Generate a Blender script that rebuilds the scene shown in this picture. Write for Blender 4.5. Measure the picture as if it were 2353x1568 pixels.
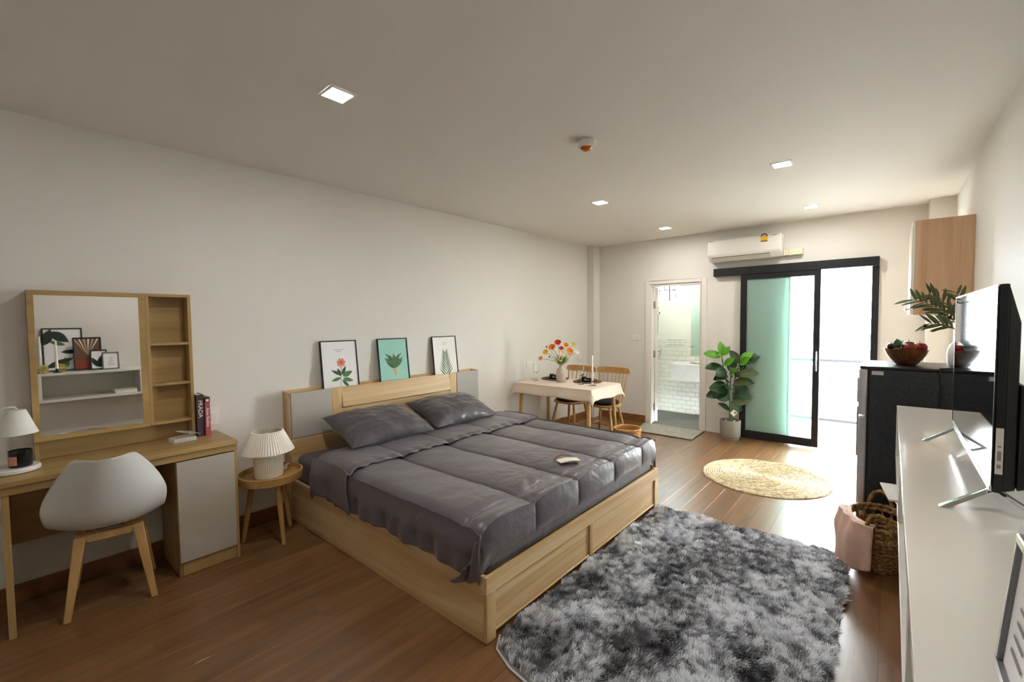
import bpy, bmesh, math, random
import numpy as np
from mathutils import Vector, Matrix, noise
random.seed(7); rng = np.random.default_rng(7)
for o in list(bpy.data.objects): bpy.data.objects.remove(o)
sc = bpy.context.scene
COL = sc.collection
R_ = math.radians
# ------------------------------------------------------------------ camera
F_PX = 1016.726; YAW = 0.7084; PIT = -0.0444; ROL = -0.0100
cd = bpy.data.cameras.new('camera'); cam = bpy.data.objects.new('camera', cd); COL.objects.link(cam)
cd.sensor_width = 36; cd.lens = 36*F_PX/2353; cd.clip_start = 0.02
_F = Vector((math.cos(YAW)*math.cos(PIT), math.sin(YAW)*math.cos(PIT), math.sin(PIT)))
_Rt = Vector((math.sin(YAW), -math.cos(YAW), 0)); _U = _Rt.cross(_F)
_R2 = _Rt*math.cos(ROL)+_U*math.sin(ROL); _U2 = -_Rt*math.sin(ROL)+_U*math.cos(ROL)
m = Matrix((( _R2.x,_U2.x,-_F.x,0),(_R2.y,_U2.y,-_F.y,0),(_R2.z,_U2.z,-_F.z,1.5),(0,0,0,1)))
cam.matrix_world = m
sc.camera = cam
# ------------------------------------------------------------------ world + exposure
SKY = 9.6
LAMP = 32.0
w = bpy.data.worlds.new('overcast_sky'); sc.world = w; w.use_nodes = True
bg = w.node_tree.nodes['Background']; bg.inputs[0].default_value = (0.90, 0.97, 1.0, 1); bg.inputs[1].default_value = SKY
sc.view_settings.view_transform = 'Standard'; sc.view_settings.look = 'None'
sc.view_settings.gamma = 1; sc.view_settings.use_curve_mapping = False
sc.view_settings.exposure = 3.0
# ------------------------------------------------------------------ materials
def lin(c):
    if isinstance(c, str):
        c = [int(c[i:i+2], 16)/255 for i in (0, 2, 4)]
    return tuple((x/12.92 if x <= .04045 else ((x+.055)/1.055)**2.4) for x in c)
MATS = {}
def new_mat(name):
    mt = bpy.data.materials.new(name); mt.use_nodes = True
    nt = mt.node_tree; b = nt.nodes['Principled BSDF']; MATS[name] = mt
    return mt, nt, b
def plain(name, c, rough=.5, metal=0, bump=0, bscale=200, coat=0, trans=0, ior=1.45, alpha=1, emit=0, var=0, vscale=6, sheen=0, spec=.5):
    mt, nt, b = new_mat(name); col = lin(c)
    b.inputs['Base Color'].default_value = (*col, 1); b.inputs['Roughness'].default_value = rough
    b.inputs['Metallic'].default_value = metal; b.inputs['IOR'].default_value = ior
    b.inputs['Coat Weight'].default_value = coat; b.inputs['Transmission Weight'].default_value = trans
    b.inputs['Alpha'].default_value = alpha; b.inputs['Sheen Weight'].default_value = sheen
    b.inputs['Specular IOR Level'].default_value = spec
    if emit:
        b.inputs['Emission Color'].default_value = (*col, 1); b.inputs['Emission Strength'].default_value = emit
    tc = nt.nodes.new('ShaderNodeTexCoord')
    if var:
        n = nt.nodes.new('ShaderNodeTexNoise'); n.inputs['Scale'].default_value = vscale; n.inputs['Detail'].default_value = 4
        nt.links.new(tc.outputs['Object'], n.inputs['Vector'])
        rp = nt.nodes.new('ShaderNodeValToRGB')
        rp.color_ramp.elements[0].color = (*[x*(1-var) for x in col], 1); rp.color_ramp.elements[1].color = (*[min(1, x*(1+var)) for x in col], 1)
        rp.color_ramp.elements[0].position = .3; rp.color_ramp.elements[1].position = .7
        nt.links.new(n.outputs['Fac'], rp.inputs[0]); nt.links.new(rp.outputs[0], b.inputs['Base Color'])
    if bump:
        n = nt.nodes.new('ShaderNodeTexNoise'); n.inputs['Scale'].default_value = bscale; n.inputs['Detail'].default_value = 3
        nt.links.new(tc.outputs['Object'], n.inputs['Vector'])
        bp = nt.nodes.new('ShaderNodeBump'); bp.inputs['Strength'].default_value = bump; bp.inputs['Distance'].default_value = .01
        nt.links.new(n.outputs['Fac'], bp.inputs['Height']); nt.links.new(bp.outputs[0], b.inputs['Normal'])
    return mt
def wood(name, c1, c2, axis='x', scale=1.0, rough=.4, coat=0, contrast=.5, objrand=.0, bump=.08, fine=1.0):
    """grain stretched along an axis, broad bands plus fine pores"""
    mt, nt, b = new_mat(name); L = nt.links.new
    tc = nt.nodes.new('ShaderNodeTexCoord'); oi = nt.nodes.new('ShaderNodeObjectInfo')
    ad = nt.nodes.new('ShaderNodeVectorMath'); ad.operation = 'MULTIPLY_ADD'
    cb = nt.nodes.new('ShaderNodeCombineXYZ')
    for i in range(3): L(oi.outputs['Random'], cb.inputs[i])
    ad.inputs[1].default_value = (13, 17, 11); L(cb.outputs[0], ad.inputs[0]); L(tc.outputs['Object'], ad.inputs[2])
    mp = nt.nodes.new('ShaderNodeMapping'); s = [9, 9, 9]; s['xyz'.index(axis)] = .55
    mp.inputs['Scale'].default_value = [k*scale for k in s]; L(ad.outputs[0], mp.inputs[0])
    n1 = nt.nodes.new('ShaderNodeTexNoise'); n1.inputs['Scale'].default_value = 1; n1.inputs['Detail'].default_value = 5; n1.inputs['Distortion'].default_value = 1.2
    L(mp.outputs[0], n1.inputs['Vector'])
    mp2 = nt.nodes.new('ShaderNodeMapping'); s = [120, 120, 120]; s['xyz'.index(axis)] = 2.5
    mp2.inputs['Scale'].default_value = [k*scale*fine for k in s]; L(ad.outputs[0], mp2.inputs[0])
    n2 = nt.nodes.new('ShaderNodeTexNoise'); n2.inputs['Scale'].default_value = 1; n2.inputs['Detail'].default_value = 2
    L(mp2.outputs[0], n2.inputs['Vector'])
    mx = nt.nodes.new('ShaderNodeMath'); mx.operation = 'MULTIPLY_ADD'; mx.inputs[1].default_value = .28; L(n2.outputs['Fac'], mx.inputs[0]); L(n1.outputs['Fac'], mx.inputs[2])
    rp = nt.nodes.new('ShaderNodeValToRGB'); a, c = lin(c1), lin(c2)
    rp.color_ramp.elements[0].position = .64-contrast*.38; rp.color_ramp.elements[1].position = .64+contrast*.38
    rp.color_ramp.elements[0].color = (*a, 1); rp.color_ramp.elements[1].color = (*c, 1)
    L(mx.outputs[0], rp.inputs[0])
    if objrand:
        hs = nt.nodes.new('ShaderNodeHueSaturation'); mr = nt.nodes.new('ShaderNodeMapRange')
        mr.inputs['To Min'].default_value = 1-objrand; mr.inputs['To Max'].default_value = 1+objrand
        L(oi.outputs['Random'], mr.inputs[0]); L(mr.outputs[0], hs.inputs['Value']); L(rp.outputs[0], hs.inputs['Color']); L(hs.outputs[0], b.inputs['Base Color'])
    else: L(rp.outputs[0], b.inputs['Base Color'])
    b.inputs['Roughness'].default_value = rough; b.inputs['Coat Weight'].default_value = coat
    if bump:
        bp = nt.nodes.new('ShaderNodeBump'); bp.inputs['Strength'].default_value = bump; bp.inputs['Distance'].default_value = .004
        L(mx.outputs[0], bp.inputs['Height']); L(bp.outputs[0], b.inputs['Normal'])
    return mt
plain('wall_paint', 'E6E2DB', .62, bump=.03, bscale=90, spec=.18)
plain('ceiling_paint', 'EAE5DE', .75, bump=.02, bscale=120)
plain('white_trim', 'EDE8E0', .4)
plain('bath_wall', 'E9EADF', .5)
wood('floor_wood', '62432A', '90673F', 'x', 1.3, .32, coat=.08, contrast=.75, objrand=.07, bump=.03)
plain('floor_joint', '51361F', .8)
wood('skirting_wood', '6E4524', '94643A', 'x', 1.0, .45, contrast=.6)
wood('bed_oak_x', 'BC9159', 'EACD9C', 'x', .8, .45, contrast=.6)
wood('bed_oak_y', 'BC9159', 'EACD9C', 'y', .8, .45, contrast=.6)
wood('bed_oak_z', 'BC9159', 'EACD9C', 'z', .8, .45, contrast=.6)
wood('desk_oak_x', '9A7C4C', 'BF9F68', 'x', .9, .42, contrast=.75)
wood('desk_oak_z', '9A7C4C', 'BF9F68', 'z', .9, .42, contrast=.75)
wood('beech', 'BA8F54', 'D3AB72', 'z', 1.2, .45, contrast=.6)
wood('stool_wood', 'B0874A', 'CDA563', 'z', 1.0, .4, contrast=.6)
wood('stool_wood_x', 'B0874A', 'CDA563', 'x', 1.0, .4, contrast=.6)
wood('pine', 'C2924F', 'DDB377', 'z', 1.2, .45, contrast=.6)
wood('pine_x', 'BC8A48', 'D7AB6C', 'y', 1.2, .45, contrast=.6)
wood('cabinet_wood', 'B98F68', 'DDBB98', 'z', .8, .5, contrast=.8)
wood('bowl_wood', '4A2410', '8C5A2C', 'z', 2.2, .35, contrast=.5, objrand=.25)
plain('bed_grey_panel', 'B9B4AC', .8, bump=.15, bscale=500)
plain('desk_grey', 'B7AEA1', .55)
plain('dark_gap', '1C130C', .9)
plain('shell_white', 'CBC8C2', .4)
plain('lamp_paper', 'FAF3E6', .7)
plain('white_satin', 'E9E6DE', .3)
plain('white_gloss', 'E6E3DA', .16, coat=.3)
plain('black_frame', '15151A', .45)
plain('frame_gloss', '1A1A1E', .12, coat=.5)
plain('frame_glare_grey', '6E6E72', .2, coat=.5)  # black frame with its grazing glare put into the base colour
plain('tv_black', '101013', .35)
plain('tv_screen', '07080A', .03, spec=.8)
plain('chrome', 'D8DADC', .15, metal=1)
plain('steel', '9A9894', .35, metal=1)
plain('fridge_side', '2B3036', .32, bump=.25, bscale=160, var=.35, vscale=90)
plain('fridge_silver', 'C9CBD0', .3, metal=.7)
plain('black_plastic', '141416', .4)
plain('black_ceramic', '18171A', .2)
plain('napkin_dark', '26242A', .85)
plain('dark_fabric', '1B1A1C', .9)
plain('orange_lens', 'E27818', .25)
plain('plastic_white', 'EDEAE4', .35)
plain('trunking', 'DCD9BC', .5)
plain('sticker_yellow', 'E7B321', .5); plain('sticker_brown', '5A3A1C', .5); plain('print_grey', '8A8782', .6); plain('print_light', 'D9D5CE', .6)
plain('pot_grey', '9B958B', .85, bump=.1, bscale=150)
plain('soil', '3B2A1C', .95, bump=.5, bscale=80)
plain('stem_green', '5E6F58', .6); plain('leaf_dark', '24401F', .38, var=.35, vscale=12); plain('leaf_bright', '5C9A24', .42, var=.25, vscale=12); plain('leaf_olive', '4E5B33', .5, var=.3, vscale=20)
plain('mat_grey', 'A7A498', .95, bump=.6, bscale=120, var=.18, vscale=18); plain('mat_edge', '5A5048', .9)
plain('towel_pink', 'DDB5A2', .9, bump=.5, bscale=220, sheen=.3)
plain('cloth_linen', 'E4D2C0', .85, bump=.12, bscale=600)
plain('vase_stone', 'CBBBAA', .8, bump=.2, bscale=60, var=.1, vscale=20)
plain('candle_wax', 'F3EBDA', .45); plain('placemat', '6E563A', .85, bump=.5, bscale=150)
plain('petal_red', 'D8321C', .6); plain('petal_orange', 'F08A1C', .6); plain('petal_yellow', 'F2B81A', .6); plain('petal_peach', 'F2A05E', .6); plain('petal_cream', 'F4EAC6', .6); plain('petal_white', 'F2E4DE', .6); plain('petal_lime', 'C9C93A', .6); plain('flower_eye', '3B2A12', .7); plain('stem_leaf', '7C9A3A', .6)
plain('book_dark', '4A3B40', .6); plain('book_red', 'B4545A', .6); plain('paper', 'EDE6D8', .8); plain('text_white', 'F1EAE4', .6)
plain('pink_label', 'D98B77', .6)
plain('fruit_red', '7E1414', .2, var=.3, vscale=10); plain('fruit_dark', '2C0E18', .25); plain('grape_green', '8FA58A', .35); plain('leaf_pale', '6F8F7A', .5)
plain('tile_white', 'EDEEE4', .18); plain('grout', 'B9BAAE', .9); plain('bath_floor', '7B7E7A', .6, var=.1, vscale=3); plain('marble', 'E4E4E2', .25, var=.06, vscale=5)
plain('poster_white', 'F1EFEF', .5); plain('poster_green', '9CD2C2', .5); plain('poster_cream', 'F3EFE8', .5)
plain('art_green', '4F7D45', .6); plain('art_green_dark', '3B5A3E', .6); plain('art_pink', 'EFA88C', .6); plain('art_coral', 'E5694E', .6); plain('art_cone', 'DDB27A', .6); plain('art_grey', '9FA29C', .6); plain('art_brown', '6B4A35', .6); plain('art_rust', '8A3A22', .6); plain('art_sand', 'C9A888', .6); plain('art_black', '22302A', .6)
plain('balcony_tile', '85837F', .6); plain('rail_grey', '1C1C22', .6)
plain('brown_leather', '7A4A2C', .5)
plain('amber_glass', 'D8C66A', .1, trans=.7)
def glass(name, c, rough=0, ior=1.45):
    mt, nt, b = new_mat(name); b.inputs['Base Color'].default_value = (*lin(c), 1)
    b.inputs['Transmission Weight'].default_value = 1; b.inputs['Roughness'].default_value = rough; b.inputs['IOR'].default_value = ior
    return mt
glass('clear_glass', 'FFFFFF', 0, 1.3); plain('acrylic', 'F2F1EC', .06, alpha=.28)
glass('window_glass', 'DDF4F6', .25, 1.2)
def thin_frosted(name, c, tcol, dif, rough=.5):
    """green frosted pane: scatters what lies behind it, shows its own body colour"""
    mt, nt, b = new_mat(name); L = nt.links.new; out = nt.nodes['Material Output']
    tr = nt.nodes.new('ShaderNodeBsdfTranslucent'); tr.inputs[0].default_value = (*lin(tcol), 1)
    tp = nt.nodes.new('ShaderNodeBsdfTransparent'); tp.inputs[0].default_value = (*lin(tcol), 1)
    b.inputs['Base Color'].default_value = (*lin(c), 1); b.inputs['Roughness'].default_value = rough
    m1 = nt.nodes.new('ShaderNodeMixShader'); m1.inputs[0].default_value = .985; L(tr.outputs[0], m1.inputs[1]); L(tp.outputs[0], m1.inputs[2])
    m2 = nt.nodes.new('ShaderNodeMixShader'); m2.inputs[0].default_value = dif; L(m1.outputs[0], m2.inputs[1]); L(b.outputs[0], m2.inputs[2])
    L(m2.outputs[0], out.inputs['Surface'])
    return mt
thin_frosted('frosted_green', 'B0CAC2', 'DFF1EC', .50, .3)
def mirror_mat():
    mt, nt, b = new_mat('mirror'); b.inputs['Base Color'].default_value = (.93, .93, .91, 1); b.inputs['Metallic'].default_value = 1; b.inputs['Roughness'].default_value = .015
mirror_mat()
plain('bath_mirror', 'CFE9E0', .05, metal=1)
def emit_mat(name, c, s):
    mt, nt, b = new_mat(name); b.inputs['Base Color'].default_value = (1, 1, 1, 1)
    b.inputs['Emission Color'].default_value = (*lin(c), 1); b.inputs['Emission Strength'].default_value = s
emit_mat('led_diffuser', 'FFFCF7', LAMP); emit_mat('led_bath_fill', 'FFF8EC', 9)  # the second is for the unseen lamp added in the bathroom
def satin(name, c, rough=.42, stripe=None):
    mt, nt, b = new_mat(name); L = nt.links.new; col = lin(c)
    b.inputs['Base Color'].default_value = (*col, 1); b.inputs['Sheen Weight'].default_value = .15
    tc = nt.nodes.new('ShaderNodeTexCoord')
    n = nt.nodes.new('ShaderNodeTexNoise'); n.inputs['Scale'].default_value = 7; n.inputs['Detail'].default_value = 6; n.inputs['Distortion'].default_value = .8
    L(tc.outputs['Object'], n.inputs['Vector'])
    bp = nt.nodes.new('ShaderNodeBump'); bp.inputs['Strength'].default_value = .35; bp.inputs['Distance'].default_value = .02
    L(n.outputs['Fac'], bp.inputs['Height']); L(bp.outputs[0], b.inputs['Normal'])
    b.inputs['Roughness'].default_value = rough
    if stripe:
        wv = nt.nodes.new('ShaderNodeTexWave'); wv.bands_direction = stripe; wv.inputs['Scale'].default_value = 4.5
        L(tc.outputs['Object'], wv.inputs['Vector'])
        rp = nt.nodes.new('ShaderNodeValToRGB'); rp.color_ramp.elements[0].position = .45; rp.color_ramp.elements[1].position = .55
        rp.color_ramp.elements[0].color = (rough-.1,)*3+(1,); rp.color_ramp.elements[1].color = (rough+.15,)*3+(1,)
        L(wv.outputs['Fac'], rp.inputs[0]); L(rp.outputs[0], b.inputs['Roughness'])
satin('bedding', '5F575D', .33); satin('sheet_grey', '544C52', .5); satin('pillow_grey', '4B4449', .38, 'Y')
def jute_mat():
    mt, nt, b = new_mat('jute'); L = nt.links.new
    tc = nt.nodes.new('ShaderNodeTexCoord'); n = nt.nodes.new('ShaderNodeTexNoise'); n.inputs['Scale'].default_value = 38; n.inputs['Detail'].default_value = 5
    L(tc.outputs['Object'], n.inputs['Vector']); rp = nt.nodes.new('ShaderNodeValToRGB')
    rp.color_ramp.elements[0].color = (*lin('A88E66'), 1); rp.color_ramp.elements[1].color = (*lin('DFD1AE'), 1); rp.color_ramp.elements[0].position = .32; rp.color_ramp.elements[1].position = .62
    L(n.outputs['Fac'], rp.inputs[0]); L(rp.outputs[0], b.inputs['Base Color']); b.inputs['Roughness'].default_value = .9
    bp = nt.nodes.new('ShaderNodeBump'); bp.inputs['Strength'].default_value = .6; bp.inputs['Distance'].default_value = .01; L(n.outputs['Fac'], bp.inputs['Height']); L(bp.outputs[0], b.inputs['Normal'])
jute_mat()
def weave_mat(name, c1, c2):
    mt, nt, b = new_mat(name); L = nt.links.new
    tc = nt.nodes.new('ShaderNodeTexCoord'); n = nt.nodes.new('ShaderNodeTexNoise'); n.inputs['Scale'].default_value = 60; n.inputs['Detail'].default_value = 3
    L(tc.outputs['Object'], n.inputs['Vector']); rp = nt.nodes.new('ShaderNodeValToRGB')
    rp.color_ramp.elements[0].color = (*lin(c1), 1); rp.color_ramp.elements[1].color = (*lin(c2), 1); rp.color_ramp.elements[0].position = .35; rp.color_ramp.elements[1].position = .65
    L(n.outputs['Fac'], rp.inputs[0]); L(rp.outputs[0], b.inputs['Base Color']); b.inputs['Roughness'].default_value = .8
weave_mat('seagrass', '6B4A22', 'B08A52'); weave_mat('rattan', 'A8763A', 'D3A665')
def pile_mat():
    mt, nt, b = new_mat('shag_pile'); at = nt.nodes.new('ShaderNodeVertexColor'); at.layer_name = 'fibre'
    nt.links.new(at.outputs[0], b.inputs['Base Color']); b.inputs['Roughness'].default_value = .38; b.inputs['Sheen Weight'].default_value = .3
pile_mat()
plain('rug_backing', '7E7A78', .95); plain('rug_binding', 'C9C9CE', .7)
# ------------------------------------------------------------------ mesh helpers
class MB:
    def __init__(s): s.v = []; s.f = []
    def add(s, vs, fs):
        n = len(s.v); s.v += [tuple(map(float, p)) for p in vs]; s.f += [tuple(i+n for i in f) for f in fs]; return s
    def box(s, x0, y0, z0, x1, y1, z1):
        x0, x1 = sorted((x0, x1)); y0, y1 = sorted((y0, y1)); z0, z1 = sorted((z0, z1))
        return s.add([(x0,y0,z0),(x1,y0,z0),(x1,y1,z0),(x0,y1,z0),(x0,y0,z1),(x1,y0,z1),(x1,y1,z1),(x0,y1,z1)],
                     [(3,2,1,0),(4,5,6,7),(0,1,5,4),(1,2,6,5),(2,3,7,6),(3,0,4,7)])
    def hexa(s, bot, top):
        return s.add(list(bot)+list(top), [(3,2,1,0),(4,5,6,7),(0,1,5,4),(1,2,6,5),(2,3,7,6),(3,0,4,7)])
    def tube(s, pts, r, n=10, closed=False, flat=1.0):
        pts = [Vector(p) for p in pts]; k = len(pts); rs = r if isinstance(r, (list, tuple)) else [r]*k
        vs = []; up = None
        for i, p in enumerate(pts):
            a = pts[(i-1) % k] if (closed or i > 0) else p; b = pts[(i+1) % k] if (closed or i < k-1) else p
            d = (b-a).normalized()
            if up is None: up = Vector((0,0,1)) if abs(d.z) < .9 else Vector((1,0,0))
            sd = d.cross(up).normalized(); up = sd.cross(d).normalized()
            for j in range(n):
                t = 2*math.pi*j/n; vs.append(p+sd*math.cos(t)*rs[i]+up*math.sin(t)*rs[i]*flat)
        fs = []
        for i in range(k if closed else k-1):
            for j in range(n):
                a = i*n+j; b = i*n+(j+1) % n; c = ((i+1) % k)*n+(j+1) % n; d = ((i+1) % k)*n+j; fs.append((a,b,c,d))
        if not closed: fs += [tuple(range(n-1,-1,-1)), tuple((k-1)*n+j for j in range(n))]
        return s.add(vs, fs)
    def cyl(s, p0, p1, r0, r1=None, n=20): return s.tube([p0, p1], [r0, r0 if r1 is None else r1], n)
    def lathe(s, prof, c=(0,0,0), n=32, rf=None, sy=1.0):
        """prof [(r,z)] bottom to top; rf(angle,i) optional radius factor"""
        vs = []; k = len(prof)
        for i, (r, z) in enumerate(prof):
            for j in range(n):
                t = 2*math.pi*j/n; q = r*(rf(t, i) if rf else 1); vs.append((c[0]+q*math.cos(t), c[1]+q*math.sin(t)*sy, c[2]+z))
        fs = [(i*n+j, i*n+(j+1) % n, (i+1)*n+(j+1) % n, (i+1)*n+j) for i in range(k-1) for j in range(n)]
        if prof[0][0] > 1e-6: fs.append(tuple(range(n-1,-1,-1)))
        if prof[-1][0] > 1e-6: fs.append(tuple((k-1)*n+j for j in range(n)))
        return s.add(vs, fs)
    def grid(s, fn, nu, nv):
        vs = [fn(i/nu, j/nv) for j in range(nv+1) for i in range(nu+1)]
        return s.add(vs, [(j*(nu+1)+i, j*(nu+1)+i+1, (j+1)*(nu+1)+i+1, (j+1)*(nu+1)+i) for j in range(nv) for i in range(nu)])
    def prism(s, poly, fn, t0, t1):
        n = len(poly); vs = [fn(x, y, t0) for x, y in poly]+[fn(x, y, t1) for x, y in poly]
        return s.add(vs, [tuple(range(n-1,-1,-1)), tuple(range(n,2*n))]+[(i,(i+1) % n,(i+1) % n+n,i+n) for i in range(n)])
    def ball(s, c, r, n=16, m=10, sc_=(1,1,1), fn=None):
        vs = []; 
        for i in range(m+1):
            ph = math.pi*i/m
            for j in range(n):
                t = 2*math.pi*j/n; d = Vector((math.sin(ph)*math.cos(t)*sc_[0], math.sin(ph)*math.sin(t)*sc_[1], -math.cos(ph)*sc_[2]))
                q = r*(fn(t, ph) if fn else 1); vs.append((c[0]+d.x*q, c[1]+d.y*q, c[2]+d.z*q))
        return s.add(vs, [(i*n+j, i*n+(j+1) % n, (i+1)*n+(j+1) % n, (i+1)*n+j) for i in range(m) for j in range(n)])
    def move(s, M): s.v = [tuple(M @ Vector(p)) for p in s.v]; return s
    def mesh(s, name, smooth=True):
        me = bpy.data.meshes.new(name); me.from_pydata(s.v, [], s.f)
        bm = bmesh.new(); bm.from_mesh(me); bmesh.ops.remove_doubles(bm, verts=bm.verts, dist=1e-5)
        bmesh.ops.recalc_face_normals(bm, faces=bm.faces); bm.to_mesh(me); bm.free()
        if smooth:
            me.polygons.foreach_set('use_smooth', [True]*len(me.polygons)); me.set_sharp_from_angle(angle=R_(38))
        return me
    def build(s, name, mat, parent=None, bevel=0, smooth=True, world=False, seg=2):
        if world and parent is not None:
            l = ROOT[parent.name]; s.v = [(p[0]-l[0], p[1]-l[1], p[2]-l[2]) for p in s.v]
        me = s.mesh(name, smooth); me.materials.append(MATS[mat])
        o = bpy.data.objects.new(name, me); COL.objects.link(o)
        if parent is not None: o.parent = parent; ROOT[o.name] = ROOT[parent.name]
        else: ROOT[o.name] = (0,0,0)
        if bevel:
            b = o.modifiers.new('bevel', 'BEVEL'); b.width = bevel; b.segments = seg; b.limit_method = 'ANGLE'; b.angle_limit = R_(40)
        return o
ROOT = {}
def tag(o, label, cat, group=None, kind=None):
    o['label'] = label
    if cat: o['category'] = cat
    if group: o['group'] = group
    if kind: o['kind'] = kind
    return o
def thing(name, label, cat, loc=(0,0,0), rz=0, group=None):
    o = bpy.data.objects.new(name, None); COL.objects.link(o); o.empty_display_size = .05
    o.location = loc; o.rotation_euler = (0,0,rz); ROOT[o.name] = tuple(loc)
    return tag(o, label, cat, group)
def struct(o, label=None, cat='structure'):
    o['kind'] = 'structure'; o['category'] = cat
    if label: o['label'] = label
    return o
def copy_tree(o, parent=None):
    c = o.copy(); COL.objects.link(c); c.parent = parent; ROOT[c.name] = tuple(c.location)
    for ch in list(o.children): copy_tree(ch, c)
    return c
def bx(*a): return MB().box(*a)
def text_mesh(name, body, size, mat, parent, M, bold=0.0):
    cu = bpy.data.curves.new('lettering', 'FONT'); cu.body = body; cu.size = size; cu.align_x = 'CENTER'; cu.align_y = 'CENTER'; cu.extrude = .0004; cu.offset = bold
    t = bpy.data.objects.new('lettering', cu); COL.objects.link(t)
    dg = bpy.context.evaluated_depsgraph_get(); me = bpy.data.meshes.new_from_object(t.evaluated_get(dg))
    bpy.data.objects.remove(t); bpy.data.curves.remove(cu)
    me.transform(M); me.materials.clear(); me.materials.append(MATS[mat]); me.name = name
    o = bpy.data.objects.new(name, me); COL.objects.link(o); o.parent = parent; ROOT[o.name] = ROOT[parent.name]
    return o
def nz(x, y, z=0.0): return noise.noise(Vector((x, y, z)))
def sst(a, b, x):
    t = max(0, min(1, (x-a)/(b-a))); return t*t*(3-2*t)
# ================================================================== THE ROOM
W, H, D = 3.578, 2.642, 6.156          # left wall y, ceiling z, far wall x
RW, NX, T = -.447, -1.6, .12           # right wall y, near wall x, wall thickness
# floor: sub-floor slab + laminate planks laid along x
fl = struct(bx(NX, RW, -.06, D, W, -.0085).build('floor', 'floor_joint', smooth=False), 'brown wood laminate floor of the room', 'floor')
PW, PL, g = .153, 1.22, .0008
def plank_mesh(w_, l_, t_=.008, b_=.0004):
    m_ = MB(); a = [(0,0),(l_,0),(l_,w_),(0,w_)]; i = [(b_,b_),(l_-b_,b_),(l_-b_,w_-b_),(b_,w_-b_)]
    m_.add([(x,y,-t_) for x,y in a]+[(x,y,-b_) for x,y in a]+[(x,y,0) for x,y in i],
           [(0,1,5,4),(1,2,6,5),(2,3,7,6),(3,0,4,7),(4,5,9,8),(5,6,10,9),(6,7,11,10),(7,4,8,11),(8,9,10,11)])
    me = m_.mesh('plank', False); me.materials.append(MATS['floor_wood']); return me
pm = plank_mesh(PW-g, PL-g); nrow = int((W-RW)/PW)
for r in range(nrow+1):
    y = RW+r*PW; wd = min(PW, W-y)
    if wd < .02: continue
    x = NX-[0, .41, .82, .2, .61, 1.02][r % 6]
    me_r = pm if wd > PW-.001 else plank_mesh(wd-g, PL-g)
    while x < D:
        xa, xb = max(x, NX), min(x+PL, D)
        if xb-xa > .03:
            o = bpy.data.objects.new('plank', me_r); COL.objects.link(o); o.parent = fl; o.location = (xa, y, 0)
            if xb-xa < PL-.001: o.scale.x = (xb-xa-g)/(PL-g)
        x += PL
struct(bx(NX, RW, H, D, W, H+.1).build('ceiling', 'ceiling_paint', smooth=False), 'plain off white painted ceiling', 'ceiling')
struct(bx(NX-T, W, -.06, D+T, W+T, H+.1).build('wall_left', 'wall_paint', smooth=False), 'long plain wall behind bed and desk', 'wall')
struct(bx(NX-T, RW-T, -.06, D+T, RW, H+.1).build('wall_right', 'wall_paint', smooth=False), 'glossy painted wall behind the television', 'wall')
struct(bx(NX-T, RW, -.06, NX, W, H+.1).build('wall_near', 'wall_paint', smooth=False), 'plain wall behind the camera', 'wall')
# far wall with the bathroom doorway and the balcony opening
BY0, BY1, BZ = 1.93, 2.66, 2.006       # bathroom opening
SY0, SY1, SZ = .13, .935, 2.09         # balcony opening
wf = MB()
wf.box(D, RW, -.06, D+T, SY0, H+.1); wf.box(D, SY0, SZ, D+T, SY1, H+.1); wf.box(D, SY1, -.06, D+T, BY0, H+.1)
wf.box(D, BY0, BZ, D+T, BY1, H+.1); wf.box(D, BY1, -.06, D+T, W, H+.1)
struct(wf.build('wall_far', 'wall_paint', smooth=False), 'far wall with bathroom doorway and balcony opening', 'wall')
struct(bx(5.972, 3.462, 0, D, W, H).build('trim_1', 'wall_paint', smooth=False), 'white corner pillar beside the dining table', 'pillar')
struct(bx(5.93, RW, 0, D, -.262, H).build('trim_2', 'wall_paint', smooth=False), 'white corner pillar beside the wall cabinet', 'pillar')
# skirting
struct(bx(NX, W-.012, 0, 5.97, W, .1).build('baseboard_left', 'skirting_wood', bevel=.003), 'brown wooden skirting along the left wall', 'skirting')
struct(bx(D-.012, 2.715, 0, D, 3.462, .1).build('baseboard_far', 'skirting_wood', bevel=.003), 'brown wooden skirting between pillar and bathroom door', 'skirting')
struct(bx(NX, RW, 0, 5.93, RW+.012, .1).build('baseboard_right', 'skirting_wood', bevel=.003), 'brown wooden skirting along the right wall', 'skirting')
# bathroom door: casing + leaf opened inwards
dr = thing('door_1', 'white bathroom door frame with leaf opened inwards', 'door', (D, 2.3, 0)); dr['kind'] = 'structure'
cs = MB(); cs.box(D-.015, BY1-.01, 0, D+.0, BY1+.05, 2.055); cs.box(D-.015, 1.862, 0, D, BY0-.0, 2.055); cs.box(D-.015, BY0, BZ, D, BY1-.01, 2.055)
cs.build('casing', 'white_trim', dr, .003, world=True)
jb = MB(); jb.box(D+.001, BY1-.03, 0, D+T, BY1-.001, BZ-.001); jb.box(D+.001, BY0+.001, 0, D+T, BY0+.02, BZ-.001); jb.box(D+.001, BY0+.02, BZ-.03, D+T, BY1-.03, BZ-.001)
jb.build('jamb', 'white_trim', dr, .002, world=True)
HG = Matrix.Translation((D+T+.01, BY1-.033, 0)) @ Matrix.Rotation(R_(25), 4, 'Z')
lf = bx(0, -.040, .01, .69, 0, BZ-.04).move(HG).build('door_leaf', 'white_satin', dr, .003, world=True)
for hz_ in (.22, 1.0, 1.72):
    MB().box(D+T-.03, BY1-.042, hz_-.05, D+T+.012, BY1-.028, hz_+.05).build('hinge', 'steel', dr, .002, world=True)
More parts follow.
